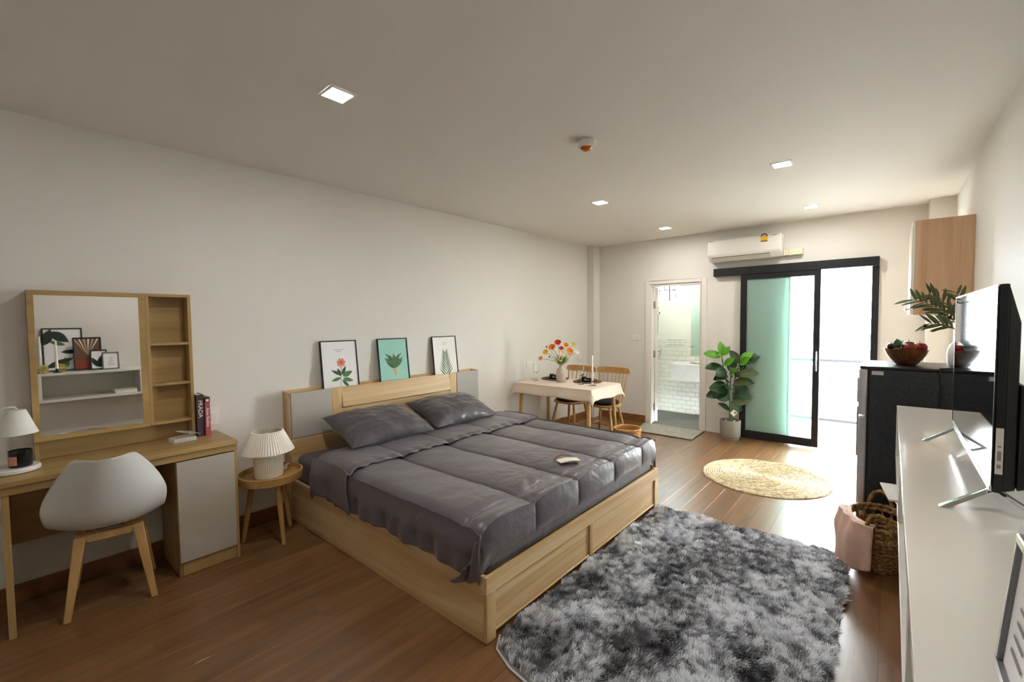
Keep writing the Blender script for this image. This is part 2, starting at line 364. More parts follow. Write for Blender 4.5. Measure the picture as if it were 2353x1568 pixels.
hd = MB(); hd.tube([(.63, -.042, 1.0), (.63, -.09, 1.0), (.52, -.095, 1.0)], .009, 10); hd.cyl((.63, -.0405, 1.0), (.63, -.048, 1.0), .025, n=16)
hd.move(HG).build('handle', 'steel', lf, world=True)
# ------------------------------------------------------------------ bathroom
XB, ZB_ = 7.6, -.10
struct(bx(D+.002, 1.75, ZB_-.05, XB, 3.45, ZB_).build('floor_bathroom', 'bath_floor', smooth=False), 'grey bathroom floor beyond the doorway', 'floor')
wb = MB(); WY0, WY1, WZ0, WZ1 = 2.717, 3.15, 1.812, 2.14
wb.box(XB, 1.7, ZB_-.05, XB+.1, WY0, H); wb.box(XB, WY1, ZB_-.05, XB+.1, 3.5, H); wb.box(XB, WY0, ZB_-.05, XB+.1, WY1, WZ0); wb.box(XB, WY0, WZ1, XB+.1, WY1, H)
wbo = struct(wb.build('wall_bathroom_back', 'bath_wall', smooth=False), 'bathroom back wall with white brick tiles below', 'wall')
struct(bx(D+T, 3.4, ZB_-.05, XB, 3.5, H).build('wall_bathroom_left', 'bath_wall', smooth=False), 'bathroom left side wall', 'wall')
struct(bx(D+T, 1.70, ZB_-.05, XB+.1, 1.8, H+.1).build('wall_bathroom_right', 'bath_wall', smooth=False), 'bathroom right side wall', 'wall')
struct(bx(D+T, 1.8, H-.25, XB, 3.4, H-.2).build('ceiling_bathroom', 'ceiling_paint', smooth=False), 'bathroom ceiling', 'ceiling')
bx(XB-.004, 1.8, ZB_, XB, 3.4, 1.175).build('grout_bed', 'grout', wbo, smooth=False)
tm = MB()
def tile_mesh(tw, th, t_=.009, b_=.006):
    m_ = MB(); a = [(0,0),(tw,0),(tw,th),(0,th)]; i = [(b_,b_),(tw-b_,b_),(tw-b_,th-b_),(b_,th-b_)]
    m_.add([(-.004,y,z) for y,z in a]+[(-t_+.003,y,z) for y,z in a]+[(-t_-.001,y,z) for y,z in i],
           [(0,1,5,4),(1,2,6,5),(2,3,7,6),(3,0,4,7),(4,5,9,8),(5,6,10,9),(6,7,11,10),(7,4,8,11),(8,9,10,11)])
    me = m_.mesh('tile', False); me.materials.append(MATS['tile_white']); return me
tme = tile_mesh(.147, .072)
for r in range(17):
    for c in range(8):
        y = 2.17+c*.15+(.075 if r % 2 else 0)
        if y+.15 > 3.4: continue
        o = bpy.data.objects.new('tile', tme); COL.objects.link(o); o.parent = wbo; o.location = (XB, y, ZB_+.0015+r*.075)
wn = thing('window_1', 'small bright bathroom window with white grille bars', 'window', (XB, 2.93, WZ0)); wn['kind'] = 'structure'
wfm = MB()
for a in ((WY0, WZ0, WY1, WZ0+.018), (WY0, WZ1-.018, WY1, WZ1), (WY0, WZ0, WY0+.018, WZ1), (WY1-.018, WZ0, WY1, WZ1)): wfm.box(XB+.03, a[0], a[1], XB+.06, a[2], a[3])
wfm.build('window_frame', 'white_trim', wn, world=True)
bx(XB+.062, WY0, WZ0, XB+.066, WY1, WZ1).build('pane', 'window_glass', wn, world=True)
for (y0, z0, y1, z1) in ((2.73, 2.01, 3.14, 2.02), (2.93, 1.83, 2.942, 2.13), (2.825, 1.83, 2.833, 2.01), (2.94, 1.92, 3.11, 1.928), (3.105, 1.83, 3.113, 2.01), (3.02, 2.02, 3.028, 2.13)):
    bx(XB+.045, y0-.003, z0-.003, XB+.057, y1+.003, z1+.003).build('grille_bar', 'rail_grey', wn, world=True)
ct = thing('vanity_counter', 'white marble washbasin counter in the bathroom', 'counter', (7.35, 2.25, .55))
bx(7.08, 1.8, .765, XB-.011, 2.72, .80).build('countertop', 'marble', ct, .004, world=True); bx(7.10, 1.8, .52, 7.13, 2.70, .765).build('apron', 'marble', ct, .003, world=True)
MB().lathe([(.0,.0),(.14,.0),(.17,.012),(.175,.016)], (7.34, 2.3, .8005), 28).build('basin', 'white_gloss', ct, world=True)
tag(bx(XB-.02, 2.2, .905, XB-.0105, 2.545, 1.915).build('bathroom_mirror', 'bath_mirror', bevel=.002), 'tall frameless mirror above the bathroom counter', 'mirror')
rk = thing('wire_rack', 'small wire rack on the white bathroom tiles', 'rack', (XB-.06, 2.81, 1.06))
rr = MB()
for z in (1.16, 1.07): rr.tube([(XB-.012, 2.92, z), (XB-.09, 2.92, z), (XB-.09, 2.64, z), (XB-.012, 2.64, z)], .004, 6)
rr.build('wire_frame', 'steel', rk, world=True)
for y in (2.70, 2.78, 2.86): MB().tube([(XB-.012, y, 1.07), (XB-.09, y, 1.07), (XB-.09, y, 1.16)], .0025, 5).build('wire', 'steel', rk, world=True)
shw = thing('hand_shower', 'white hand shower on hose inside the bathroom', 'shower', (7.5, 3.09, 1.0))
MB().cyl((7.588, 3.09, 1.62), (7.53, 3.09, 1.64), .016).build('bracket', 'steel', shw, world=True)
MB().tube([(7.53, 3.09, 1.60), (7.51, 3.085, 1.68), (7.46, 3.07, 1.74)], [.012, .014, .03], 10).build('shower_head', 'plastic_white', shw, world=True)
MB().tube([(7.53, 3.09, 1.60), (7.54, 3.10, 1.3), (7.53, 3.12, .95), (7.56, 3.08, .82), (7.575, 3.05, 1.0)], .007, 8).build('hose', 'steel', shw, world=True)
bl = thing('added_bathroom_lamp', 'added unseen ceiling lamp brightening the bathroom', 'lamp', (6.9, 2.6, H-.25))  # unseen lamp, added to brighten the bathroom
MB().lathe([(.13,-.03),(.14,-.02),(.14,-.001)], (6.9, 2.6, H-.25), 28).build('lamp_body', 'plastic_white', bl, world=True); MB().lathe([(.125,-.034),(.125,-.0305)], (6.9, 2.6, H-.25), 28).build('diffuser', 'led_bath_fill', bl, world=True)
# ------------------------------------------------------------------ balcony door: header track, jamb, sliding glass panel
sd = thing('door_2', 'black framed sliding glass door to the balcony', 'door', (D-.05, .9, 0)); sd['kind'] = 'structure'
bx(D-.075, .105, 2.052, D-.001, 1.763, 2.15).build('header_track', 'black_frame', sd, .003, world=True)
bx(D-.03, .105, 0, D+T, .165, 2.051).build('jamb', 'black_frame', sd, .003, world=True)
bx(D-.005, .166, 2.048, D+T, SY1-.001, 2.0895).build('opening_head', 'black_frame', sd, .002, world=True)
bx(D+.001, SY1-.02, .001, D+T, SY1-.001, 2.047).build('opening_jamb', 'black_frame', sd, .002, world=True)
pn = MB(); PX0, PX1 = D-.068, D-.030
pn.box(PX0, 1.37, .012, PX1, 1.44, 2.05); pn.box(PX0, .612, .012, PX1, .674, 2.05); pn.box(PX0, .674, .012, PX1, 1.37, .105); pn.box(PX0, .674, 1.99, PX1, 1.37, 2.05)
pno = pn.build('sliding_panel', 'black_frame', sd, .002, world=True)
bx(D-.052, .674, .105, D-.046, 1.37, 1.99).build('pane', 'frosted_green', pno, world=True)['label'] = 'frosted pale green glass pane'
hh = MB(); hh.tube([(PX0-.002, .64, .90), (PX0-.035, .64, .90), (PX0-.035, .64, 1.12), (PX0-.002, .64, 1.12)], .008, 10)
hh.build('handle', 'chrome', pno, world=True)
struct(bx(D+T, -1.2, 2.46, 7.45, 1.698, 2.56).build('ceiling_balcony_added', 'ceiling_paint', smooth=False), 'unseen slab added above the balcony to block high sky', 'ceiling')  # unseen slab, added to cut high sky light on the floor by the door
struct(bx(D+T, -1.2, -.10, 7.45, 1.698, -.012).build('floor_balcony', 'balcony_tile', smooth=False), 'pale balcony floor outside the glass door', 'floor')
rl = thing('balcony_railing', 'thin grey metal railing on the bright balcony', 'railing', (7.35, .3, -.012))
for z in (.925, .112): bx(7.335, -1.2, z-.018, 7.365, 1.695, z+.018).build('rail', 'rail_grey', rl, world=True)
for y in (-1.15, 1.66): bx(7.335, y-.02, -.012, 7.365, y+.02, .914).build('post', 'rail_grey', rl, world=True)
struct(bx(7.5, -40, -6.05, 90, 40, -6).build('ground_outside', 'balcony_tile', smooth=False), 'pale ground far below the balcony', 'ground')
# ------------------------------------------------------------------ ceiling lights and detector
lab = ['square ceiling downlight above the bed, nearest the desk', 'square ceiling downlight above the foot of the bed', 'square ceiling downlight over the bed edge and dining table', 'square ceiling downlight in front of the bathroom door', 'square ceiling downlight in front of the balcony door', 'square ceiling downlight above the grey shag rug, out at the top']
proto = None
for (x, y), lb in zip([(1.16, 2.125), (3.83, .637), (3.85, 2.16), (5.465, 2.16), (5.457, .64), (1.16, .64)], lab):
    if proto is None:
        proto = thing('ceiling_light', lb, 'light', (x, y, H), 0, 'square ceiling downlights')
        fm = MB(); a, b = .068, .055
        for q in ((-a,-a,a,-b), (-a,b,a,a), (-a,-b,-b,b), (b,-b,a,b)): fm.box(q[0], q[1], -.007, q[2], q[3], -.0005)
        fm.build('frame', 'plastic_white', proto, .001); bx(-b, -b, -.005, b, b, -.001).build('diffuser', 'led_diffuser', proto); o = proto
    else:
        o = copy_tree(proto); o.location = (x, y, H); o['label'] = lb
dt = thing('smoke_detector', 'white ceiling smoke detector with orange dome', 'detector', (2.498, 1.5, H))
MB().lathe([(.040,-.040),(.056,-.034),(.060,-.016),(.062,-.0005)], n=32).build('base', 'plastic_white', dt)
MB().lathe([(.0,-.062),(.018,-.060),(.032,-.052),(.038,-.0405)], n=32).build('dome', 'orange_lens', dt)
# ------------------------------------------------------------------ wall outlets and switch
def outlet(name, label, cat, x0, y0, z0, x1, y1, z1, group=None, n_rock=2):
    t = thing(name, label, cat, ((x0+x1)/2, (y0+y1)/2, z0), 0, group)
    bx(x0, y0, z0, x1, y1, z1).build('plate', 'plastic_white', t, .003, world=True); return t
t = outlet('wall_outlet', 'white wall socket above the left end of the dining table', 'socket', 4.45, W-.009, .90, 4.57, W-.0005, .975, 'white wall sockets')
for x in (4.485, 4.535): bx(x-.014, W-.012, .92, x+.014, W-.0088, .955).build('socket_insert', 'white_satin', t, .001, world=True)
t = outlet('wall_outlet', 'white wall socket beside the pillar, behind the flowers', 'socket', 5.69, W-.009, .90, 5.81, W-.0005, .975, 'white wall sockets')
for x in (5.725, 5.775): bx(x-.014, W-.012, .92, x+.014, W-.0088, .955).build('socket_insert', 'white_satin', t, .001, world=True)
t = outlet('wall_outlet', 'white wall socket low beside the red book on desk', 'socket', .93, W-.009, .80, 1.0, W-.0005, .92, 'white wall sockets')
bx(.95, W-.012, .83, .98, W-.0088, .88).build('socket_insert', 'white_satin', t, .001, world=True)
t = outlet('light_switch', 'white double light switch left of the bathroom door', 'switch', D-.009, 2.805, 1.205, D-.0005, 2.92, 1.278)
for y in (2.833, 2.892): bx(D-.012, y-.02, 1.217, D-.0088, y+.02, 1.266).build('rocker', 'white_satin', t, .001, world=True)
# ------------------------------------------------------------------ air conditioner
ac = thing('air_conditioner', 'white wall air conditioner with yellow label above balcony door', 'air conditioner', (D-.1, 1.4, 2.23))
pf = [(0,0),(0,.27),(-.15,.27),(-.185,.255),(-.20,.235),(-.205,.085),(-.195,.06),(-.12,.0)]
MB().prism(pf, lambda x, z, t_: (D-.001+x, t_, 2.235+z), .988, 1.80).build('housing', 'white_satin', ac, .006, world=True)
MB().hexa([(D-.128,1.10,2.235),(D-.190,1.10,2.286),(D-.190,1.76,2.286),(D-.128,1.76,2.235)], [(D-.132,1.10,2.230),(D-.195,1.10,2.281),(D-.195,1.76,2.281),(D-.132,1.76,2.230)]).build('louvre', 'print_light', ac, world=True)
lv = MB()
lv.hexa([(D-.186,1.105,2.279),(D-.190,1.105,2.282),(D-.190,1.755,2.282),(D-.186,1.755,2.279)], [(D-.189,1.105,2.275),(D-.194,1.105,2.279),(D-.194,1.755,2.279),(D-.189,1.755,2.275)])
lv.build('louvre_slot', 'dark_gap', ac, world=True)
lbz = bx(D-.2085, 1.125, 2.415, D-.2035, 1.195, 2.475).build('energy_label', 'sticker_yellow', ac, world=True)
arc = [(math.cos(R_(a))*.035, math.sin(R_(a))*.035) for a in range(0,181,15)]; arc2 = [(math.cos(R_(a))*.022, math.sin(R_(a))*.022) for a in range(180,-1,-15)]
MB().prism(arc+arc2, lambda x, z, t_: (t_, 1.16+x, 2.474+z), D-.2085, D-.2015).build('label_arc', 'sticker_brown', lbz, world=True)
bx(D-.2095, 1.125, 2.413, D-.2084, 1.195, 2.424).build('label_band', 'sticker_brown', lbz, world=True)
bx(D-.2065, 1.03, 2.478, D-.2015, 1.085, 2.484).build('maker_mark', 'print_grey', ac, world=True); bx(D-.2065, 1.735, 2.478, D-.2015, 1.785, 2.484).build('maker_mark', 'print_grey', ac, world=True)
tk = thing('pipe_trunking', 'cream pipe cover beside the air conditioner', 'trunking', (D-.05, .9, 2.25))
bx(D-.075, .79, 2.243, D-.001, .985, 2.315).build('cover', 'trunking', tk, .006, world=True); bx(D-.079, .905, 2.239, D-.001, .925, 2.319).build('joint_collar', 'trunking', tk, .003, world=True)
# ================================================================== BED
X0, X1, YF, YH = 1.426, 3.411, 1.392, 3.453
bed = thing('bed_frame', 'light oak double bed frame with grey padded headboard', 'bed', (2.42, 2.45, 0))
bx(X0, YF+.0225, .0, X0+.022, YH+.009, .314).build('side_rail', 'bed_oak_y', bed, .002, world=True)
bx(X1-.022, YF+.0225, .0, X1, YH+.009, .314).build('side_rail', 'bed_oak_y', bed, .002, world=True)
bx(X0, YF, .233, X1, YF+.022, .314).build('foot_rail', 'bed_oak_x', bed, .002, world=True)
for a, b in ((X0, X0+.062), (X1-.062, X1)): bx(a, YF, 0, b, YF+.022, .2325).build('foot_post', 'bed_oak_z', bed, .002, world=True)
bx(2.358, YF+.002, .03, 2.386, YF+.022, .2325).build('foot_divider', 'bed_oak_z', bed, .002, world=True)
for a, b in ((X0+.068, 2.352), (2.392, X1-.068)):
    d_ = bx(a, YF+.012, .038, b, YF+.030, .228).build('drawer', 'bed_oak_x', bed, .003, world=True)
    bx(a, YF+.006, .030, b, YF+.0118, .0415).build('drawer_pull', 'bed_oak_x', d_, .002, world=True)
bx(X0+.023, YF+.031, .255, X1-.023, YH, .28).build('base_board', 'bed_oak_y', bed, world=True)
HX0, HX1, HB = 1.430, 3.445, 3.5705
bx(HX0, YH+.0095, 0, HX1, HB, .93).build('headboard_box', 'bed_oak_z', bed, .002, world=True)
bx(HX0, HB-.018, .9302, HX1, HB, .980).build('headboard_back_ledge', 'bed_oak_x', bed, .002, world=True)
for a, b in ((HX0, HX0+.018), (HX1-.018, HX1)): bx(a, YH+.0095, .9302, b, HB-.0185, .975).build('headboard_end_cap', 'bed_oak_x', bed, .002, world=True)
bx(HX0+.0185, YH+.0095, .9302, HX1-.0185, YH+.020, .969).build('headboard_front_lip', 'bed_oak_x', bed, .001, world=True)
for a, b in ((1.437, 1.760), (3.128, 3.443)): bx(a, YH-.010, .620, b, YH+.009, .970).build('padded_panel', 'bed_grey_panel', bed, .004, world=True)['label'] = 'pale grey linen-look panel'
for a, b in ((1.763, 1.850), (3.032, 3.125)): bx(a, YH-.004, .282, b, YH+.009, .970).build('headboard_stile', 'bed_oak_z', bed, .002, world=True)
up = MB(); ya, yb = YH-.006, YH+.009
up.hexa([(1.851, ya-.012, .805), (3.031, ya-.012, .805), (3.031, yb, .805), (1.851, yb, .805)], [(1.851, yb-.006, .969), (3.031, yb-.006, .969), (3.031, yb, .969), (1.851, yb, .969)])
up.build('headboard_upper_panel', 'bed_oak_x', bed, .001, world=True)
bx(1.851, YH-.002, .282, 3.031, YH+.009, .795).build('headboard_lower_panel', 'bed_oak_x', bed, .001, world=True)
for a, b in ((1.432, 1.7625), (3.1255, 3.443)): bx(a, YH-.006, .282, b, YH+.009, .618).build('headboard_side_panel', 'bed_oak_x', bed, .002, world=True)
# mattress
tag(bx(1.456, 1.430, .281, 3.381, 3.438, .500).build('mattress', 'sheet_grey', bevel=.05, seg=5), 'thick mattress under a dark grey fitted sheet', 'mattress')
# comforter: a sheet folded over the left, right and foot edges of the mattress
CX0, CX1, CY0, CY1 = 1.434, 3.403, 1.4275, 3.02
ZT = .528; RR = .035
seams_x = [1.42, 1.845, 2.272, 2.73, 3.17, 3.60]
def puff(x, y, amp=.028):
    k = 0
    for i in range(len(seams_x)-1):
        if seams_x[i] <= x <= seams_x[i+1]:
            u = (x-seams_x[i])/(seams_x[i+1]-seams_x[i]); k = (1-abs(2*u-1)**2.6)**.8
    c = abs(y-1.545); k *= min(1, (c/.09)**.7 if c < .09 else 1)*.8+.2
    d_ = min(abs(x-sx) for sx in seams_x); k -= .30*math.exp(-(d_/.009)**2)+.22*math.exp(-((y-1.545)/.009)**2)
    return amp*k
def wrinkle(x, y):
    v = .006*nz(x*2.1, y*3.3, 1.7)+.004*nz(x*6, y*7, 3.1)
    # crumple around the foot half, ridges running along x near the booklet
    m_ = math.exp(-((x-2.45)**2/.5+(y-1.62)**2/.10)); v += m_*.010*abs(nz(x*7+y*5, y*9-x*4, .3))+m_*.008*abs(nz(x*15+y*4, y*13, 2.3))
    return v
LH, LF = .222, .190
def comforter(side_wave=True):
    na, nb = 400, 250
    wA = (CX1-CX0); wB = CY1-CY0
    def P(u, v):
        a = -LH+u*(wA+2*LH); b = -LF+v*(wB+LF)      # arc coords
        da = max(0, -a, a-wA); db = max(0, -b)
        side = -1 if a < wA/2 else 1
        x = CX0+min(max(a, 0), wA); y = CY0+max(b, 0)
        z = ZT+puff(x, y)*(1-sst(0, .10, da))*(1-sst(0, .12, db)*.8)+wrinkle(x, y)
        # rounded shoulders
        ex = min(a, wA-a); ey = b
        if 0 <= ex < .07: z -= .028*(1-ex/.07)**2
        if 0 <= ey < .07: z -= .028*(1-ey/.07)**2
        if da > 0:
            out = .012+.016*sst(0, .12, da)+.010*math.sin(y*17+side)*sst(.03, .2, da)+.007*math.sin(y*43+2*side)*sst(.05, .2, da)
            if db <= 0:
                hem = .012*nz(y*3, side*2.0)
                x += side*out; z -= da*(1+hem/.2)
            else:                                         # corner flap folded back along the side
                th = R_(90-48*(db/LF)); k = da
                x += side*(out+.016*(db/LF)+.012*math.sin(db*45)); y = CY0+k*math.cos(th)+.012*math.sin(da*30)*db/LF; z = z-db*.72-k*math.sin(th)*(1-.05*db/LF)
        elif db > 0:
            puf = .016*puff(x, 2.0, 1)*math.sin(math.pi*min(1, db/LF))
            y = CY0-.0115*sst(0, .05, db)*0-min(.010, puf*.6)*.0+.000; z -= db
            y = CY0-.006*sst(0, .06, db)*(1-sst(.10, .18, db))-puf*.9*(1-sst(.12, .18, db))+.004*sst(.12, .19, db)
        return (x, y, z)
    return MB().grid(P, na, nb)
cf = thing('comforter', 'dark grey quilted satin comforter with its top edge folded back', 'comforter', (2.42, 2.2, .5))
co = comforter().build('quilt', 'bedding', cf, world=True)
so = co.modifiers.new('thick', 'SOLIDIFY'); so.thickness = .008; so.offset = -1
def flap(u, v):
    wA = CX1-CX0; LS = .245; a = -LS+u*(wA+2*LS); b = v
    da = max(0, -a, a-wA); side = -1 if a < wA/2 else 1
    x = CX0+min(max(a, 0), wA)
    slant = .03*sst(0, .2, da)
    # v: 0 lower fold under (rolled back edge) .. 1 free edge towards the foot
    L = .44
    t = v*(L+.06)
    if t < .06:
        ph = math.pi*(1-t/.06); y = 3.04+.024*math.sin(ph*.5+math.pi*.0)*0+.022*math.sin(ph); zz = .014-.014*math.cos(ph)*-1-.028*(1 if False else 0)
        zz = .016-.018*math.cos(math.pi*(t/.06))
    else:
        y = 3.04-(t-.06); zz = .034
    edge = sst(L-.02, L+.06, t)
    zz += .004*edge*math.sin(x*60)+.010*math.sin(math.pi*min(1, max(0, (t-.06)/L)))
    zz -= .012*sst(L+.02, L+.06, t)
    y += .010*nz(x*3, .5)+(.006*math.sin(x*48)*edge)
    z = ZT-.002+zz+wrinkle(x, y)+puff(x, 2.2, .012)
    ex = min(a, wA-a)
    if 0 <= ex < .07: z -= .028*(1-ex/.07)**2
    if da > 0:
        out = .022+.018*sst(0, .12, da)+.010*math.sin(y*19+1)*sst(.03, .2, da)
        x += side*out; z -= da; y += -slant*side*0-.05*sst(0, .25, da)*v
    return (x, y, z)
fo = MB().grid(flap, 240, 44).build('turned_down_edge', 'bedding', cf, world=True)
so = fo.modifiers.new('thick', 'SOLIDIFY'); so.thickness = .008; so.offset = -1
# pillows
def pillow_mesh(w_, d_, t_, seed):
    m_ = MB(); n1, n2 = 52, 40
    def half(sg):
        def P(u, v):
            a, b = 2*u-1, 2*v-1
            pin = 1-.07*(1-abs(a)**2)*abs(b)**3-0; pin2 = 1-.06*(1-abs(b)**2)*abs(a)**3
            k = max(0, (1-abs(a)**2.6))**.55*max(0, (1-abs(b)**2.6))**.55
            x = a*w_/2*pin2; y = b*d_/2*pin
            e = (1-k)
            wr = (.012*nz(a*2.2+seed, b*2.2)+.007*nz(a*6+seed, b*5, 2)+.006*nz((a+b)*9+seed, (a-b)*3, 4)*e)*min(1, 4*k)
            return (x, y, sg*t_/2*k+wr)
        return P
    m_.grid(half(1), n1, n2); m_.grid(half(-1), n1, n2); return m_
def pillow(label, c, rx, rz, seed, ry=0):
    M = Matrix.Translation(c) @ Matrix.Rotation(rz, 4, 'Z') @ Matrix.Rotation(rx, 4, 'X') @ Matrix.Rotation(ry, 4, 'Y')
    o = pillow_mesh(.74, .50, .195, seed).build('pillow', 'pillow_grey')
    o.matrix_world = M; tag(o, label, 'pillow', 'dark grey pillows on the bed'); return o
pillow('dark grey striped pillow on the bed, nearer the pleated lamp', (1.995, 3.120, .682), R_(18), R_(-2), 1.3)
pillow('dark grey striped pillow on the bed, nearer the dining table', (2.775, 3.125, .682), R_(18), R_(-2), 5.1)
# booklet and brown strap on the comforter
bk = thing('booklet', 'small white booklet lying open on the comforter', 'booklet', (2.46, 1.62, .566), R_(-32))
MB().grid(lambda u, v: ((u-.5)*.15, (v-.5)*.075, .003+.006*math.sin(math.pi*u)**2), 10, 4).build('page', 'paper', bk); bx(-.075, -.0375, 0, .075, .0375, .002).build('cover', 'paper', bk, .001)
st = MB().tube([(2.40, 1.70, .563), (2.44, 1.705, .576), (2.49, 1.70, .582), (2.53, 1.68, .576), (2.545, 1.65, .570)], [.005, .008, .009, .008, .004], 8, flat=.5)
tag(st.build('leather_strap', 'brown_leather'), 'short brown leather strap beside the white booklet', 'strap')
# posters leaning behind the headboard
def lean(xc, w_, h_, y0, z0, y1):
    th = math.asin((y1-y0)/h_)
    return Matrix.Translation((xc, y0, z0)) @ Matrix.Rotation(-th, 4, 'X')
def poster(name, label, xc, bgmat, art, w_=.325, h_=.425):
    t = thing(name, label, 'picture', (xc, 3.505, .9305), 0, 'framed botanical prints above the headboard')
    t.rotation_euler = (-math.asin(.046/h_), 0, 0)
    f = MB(); b = .009
    f.box(-w_/2, 0, 0, w_/2, .014, b); f.box(-w_/2, 0, h_-b, w_/2, .014, h_); f.box(-w_/2, 0, b, -w_/2+b, .014, h_-b); f.box(w_/2-b, 0, b, w_/2, .014, h_-b)
    f.build('frame', 'black_frame', t, .0015)
    bx(-w_/2+b, .006, b, w_/2-b, .012, h_-b).build('print', bgmat, t); art(t)
    return t
def flat(poly, t, name, mat, lift=0):   # a printed shape lying on the sheet
    return MB().prism(poly, lambda x, z, k: (x, .0058-k-lift, z), 0, .0004).build(name, mat, t, smooth=False)
def leafpoly(x, z, ang, L, w_, n=7):
    p = []; c, s = math.cos(ang), math.sin(ang)
    for i in range(n+1): u = i/n; p.append((u*L, w_/2*math.sin(math.pi*u**.85)))
    for i in range(n-1, 0, -1): u = i/n; p.append((u*L, -w_/2*math.sin(math.pi*u**.85)))
    return [(x+c*a-s*b, z+s*a+c*b) for a, b in p]
def tline(t, z, ws, mat='print_grey'):
    x = -ws/2
    while x < ws/2: d = random.uniform(.004, .010); flat([(x, z), (min(x+d, ws/2), z), (min(x+d, ws/2), z+.004), (x, z+.004)], t, 'caption_mark', mat); x += d+.003
def art1(t):
    tline(t, .345, .10); tline(t, .330, .05)
    flat([(-.012,.02),(-.008,.02),(.006,.14),(.012,.215),(.006,.215),(.0,.14)], t, 'printed_stem', 'art_grey')
    for x, z, a, L, w_, m_ in [(.005,.13,150,.10,.026,'art_green_dark'),(.0,.11,195,.09,.028,'art_green'),(.0,.12,110,.075,.03,'art_green_dark'),(.01,.13,62,.085,.03,'art_green_dark'),(.015,.12,22,.10,.045,'art_green'),(.015,.10,-15,.10,.036,'art_green'),(.01,.09,-48,.09,.026,'art_green_dark')]:
        flat(leafpoly(x, z, R_(a), L, w_), t, 'printed_leaf', m_, .0002)
    for k in range(7): flat(leafpoly(.010, .235, R_(k*51+10), .045, .034), t, 'printed_petal', 'art_pink', .0004)
    for k in range(5): flat(leafpoly(.012, .238, R_(k*72+30), .018, .014), t, 'printed_petal', 'art_coral', .0006)
def art2(t):
    flat([(-.026,.155),(.026,.165),(.012,.06)], t, 'printed_cone', 'art_cone')
    for k in range(15):
        a = 38+k*7.4; L = .125+.022*math.sin(k*2.1)
        flat(leafpoly(.0, .145, R_(a), L, .032), t, 'printed_leaf', 'art_green' if k % 2 else 'art_green_dark', .0002+.00005*k)
    for sx in (-1, 1):
        for k in range(6): flat(leafpoly(sx*.03*k/3, .19+.012*k, R_(90-sx*(35+k*3)), .055, .012), t, 'printed_leaf', 'art_green', .0011)
def art3(t):
    tline(t, .355, .07); tline(t, .340, .05)
    flat([(-.002,.01),(.002,.01),(.001,.26),(-.001,.26)], t, 'printed_stem', 'art_green')
    for k in range(9):
        z = .0+k*.029; L = .135-.008*k
        for sx in (-1, 1): flat(leafpoly(0, z, R_(90-sx*(44-2.0*k)), L, .0125), t, 'printed_leaf', 'art_green_dark' if (k+sx) % 3 else 'art_green', .0002)
poster('framed_print', 'black framed print of a pink flower on white', 1.886, 'poster_white', art1)
poster('framed_print', 'black framed print of leaves in a cone on mint green', 2.42, 'poster_green', art2)
poster('framed_print', 'black framed print of a palm frond on cream', 3.05, 'poster_cream', art3)
# ================================================================== DESK WITH MIRROR HUTCH
dk = thing('vanity_desk', 'oak vanity desk with square mirror, open shelves and grey door', 'desk', (.48, 3.36, 0))
bx(-.02, 3.148, .738, .978, 3.572, .763).build('desk_top', 'desk_oak_x', dk, .002, world=True)
bx(-.018, 3.160, .697, .976, 3.176, .7375).build('fascia', 'desk_oak_x', dk, .001, world=True)
bx(-.016, 3.165, 0, .010, 3.560, .6965).build('side_panel', 'desk_oak_z', dk, .001, world=True)
bx(.655, 3.172, 0, .672, 3.560, .6965).build('side_panel', 'desk_oak_z', dk, .001, world=True); bx(.956, 3.160, 0, .973, 3.560, .6965).build('side_panel', 'desk_oak_z', dk, .001, world=True)
bx(.011, 3.545, .33, .6545, 3.558, .737).build('back_panel', 'desk_oak_x', dk, .001, world=True)
bx(.6725, 3.545, .02, .9555, 3.558, .6965).build('back_panel', 'desk_oak_x', dk, .001, world=True)
bx(.6725, 3.168, .002, .9555, 3.182, .082).build('kickboard', 'desk_oak_x', dk, .001, world=True)
bx(.657, 3.154, .086, .9555, 3.1715, .690).build('door', 'desk_grey', dk, .002, world=True)['label'] = 'warm grey cabinet door'
HF, HK = 3.460, 3.570; hx0, hx1, hxm, hz0, hz1 = .112, .832, .602, .7635, 1.692
bx(hx1-.018, HF, hz0, hx1, HK, hz1).build('hutch_side', 'desk_oak_z', dk, .001, world=True); bx(hx0, HF+.019, hz0, hx0+.018, HK, hz1).build('hutch_side', 'desk_oak_z', dk, .001, world=True)
bx(hxm, HF, .88, hxm+.016, HK, hz1-.0185).build('hutch_divider', 'desk_oak_z', dk, .001, world=True)
bx(hx0+.0185, HF+.001, hz1-.018, hx1-.0185, HK, hz1).build('hutch_top', 'desk_oak_x', dk, .001, world=True)
bx(hx0+.0185, HK-.018, hz0, hx1-.0185, HK-.004, hz1-.0185).build('hutch_back', 'desk_oak_x', dk, .001, world=True)
for z in (1.387, 1.134, .892): bx(hxm+.0165, HF+.004, z-.016, hx1-.0185, HK-.0185, z).build('hutch_shelf', 'desk_oak_x', dk, .001, world=True)
mf = MB(); b = .026
mf.box(hx0, HF, .876, hxm-.001, HF+.018, .876+b); mf.box(hx0, HF, hz1-b, hxm-.001, HF+.018, hz1); mf.box(hx0, HF, .876+b, hx0+b, HF+.018, hz1-b); mf.box(hxm-.001-b-.006, HF, .876+b, hxm-.001, HF+.018, hz1-b)
mfo = mf.build('mirror_frame', 'desk_oak_x', dk, .001, world=True)
bx(hx0+b, HF+.003, .876+b, hxm-.033, HF+.008, hz1-b).build('mirror_glass', 'mirror', mfo, world=True, smooth=False)
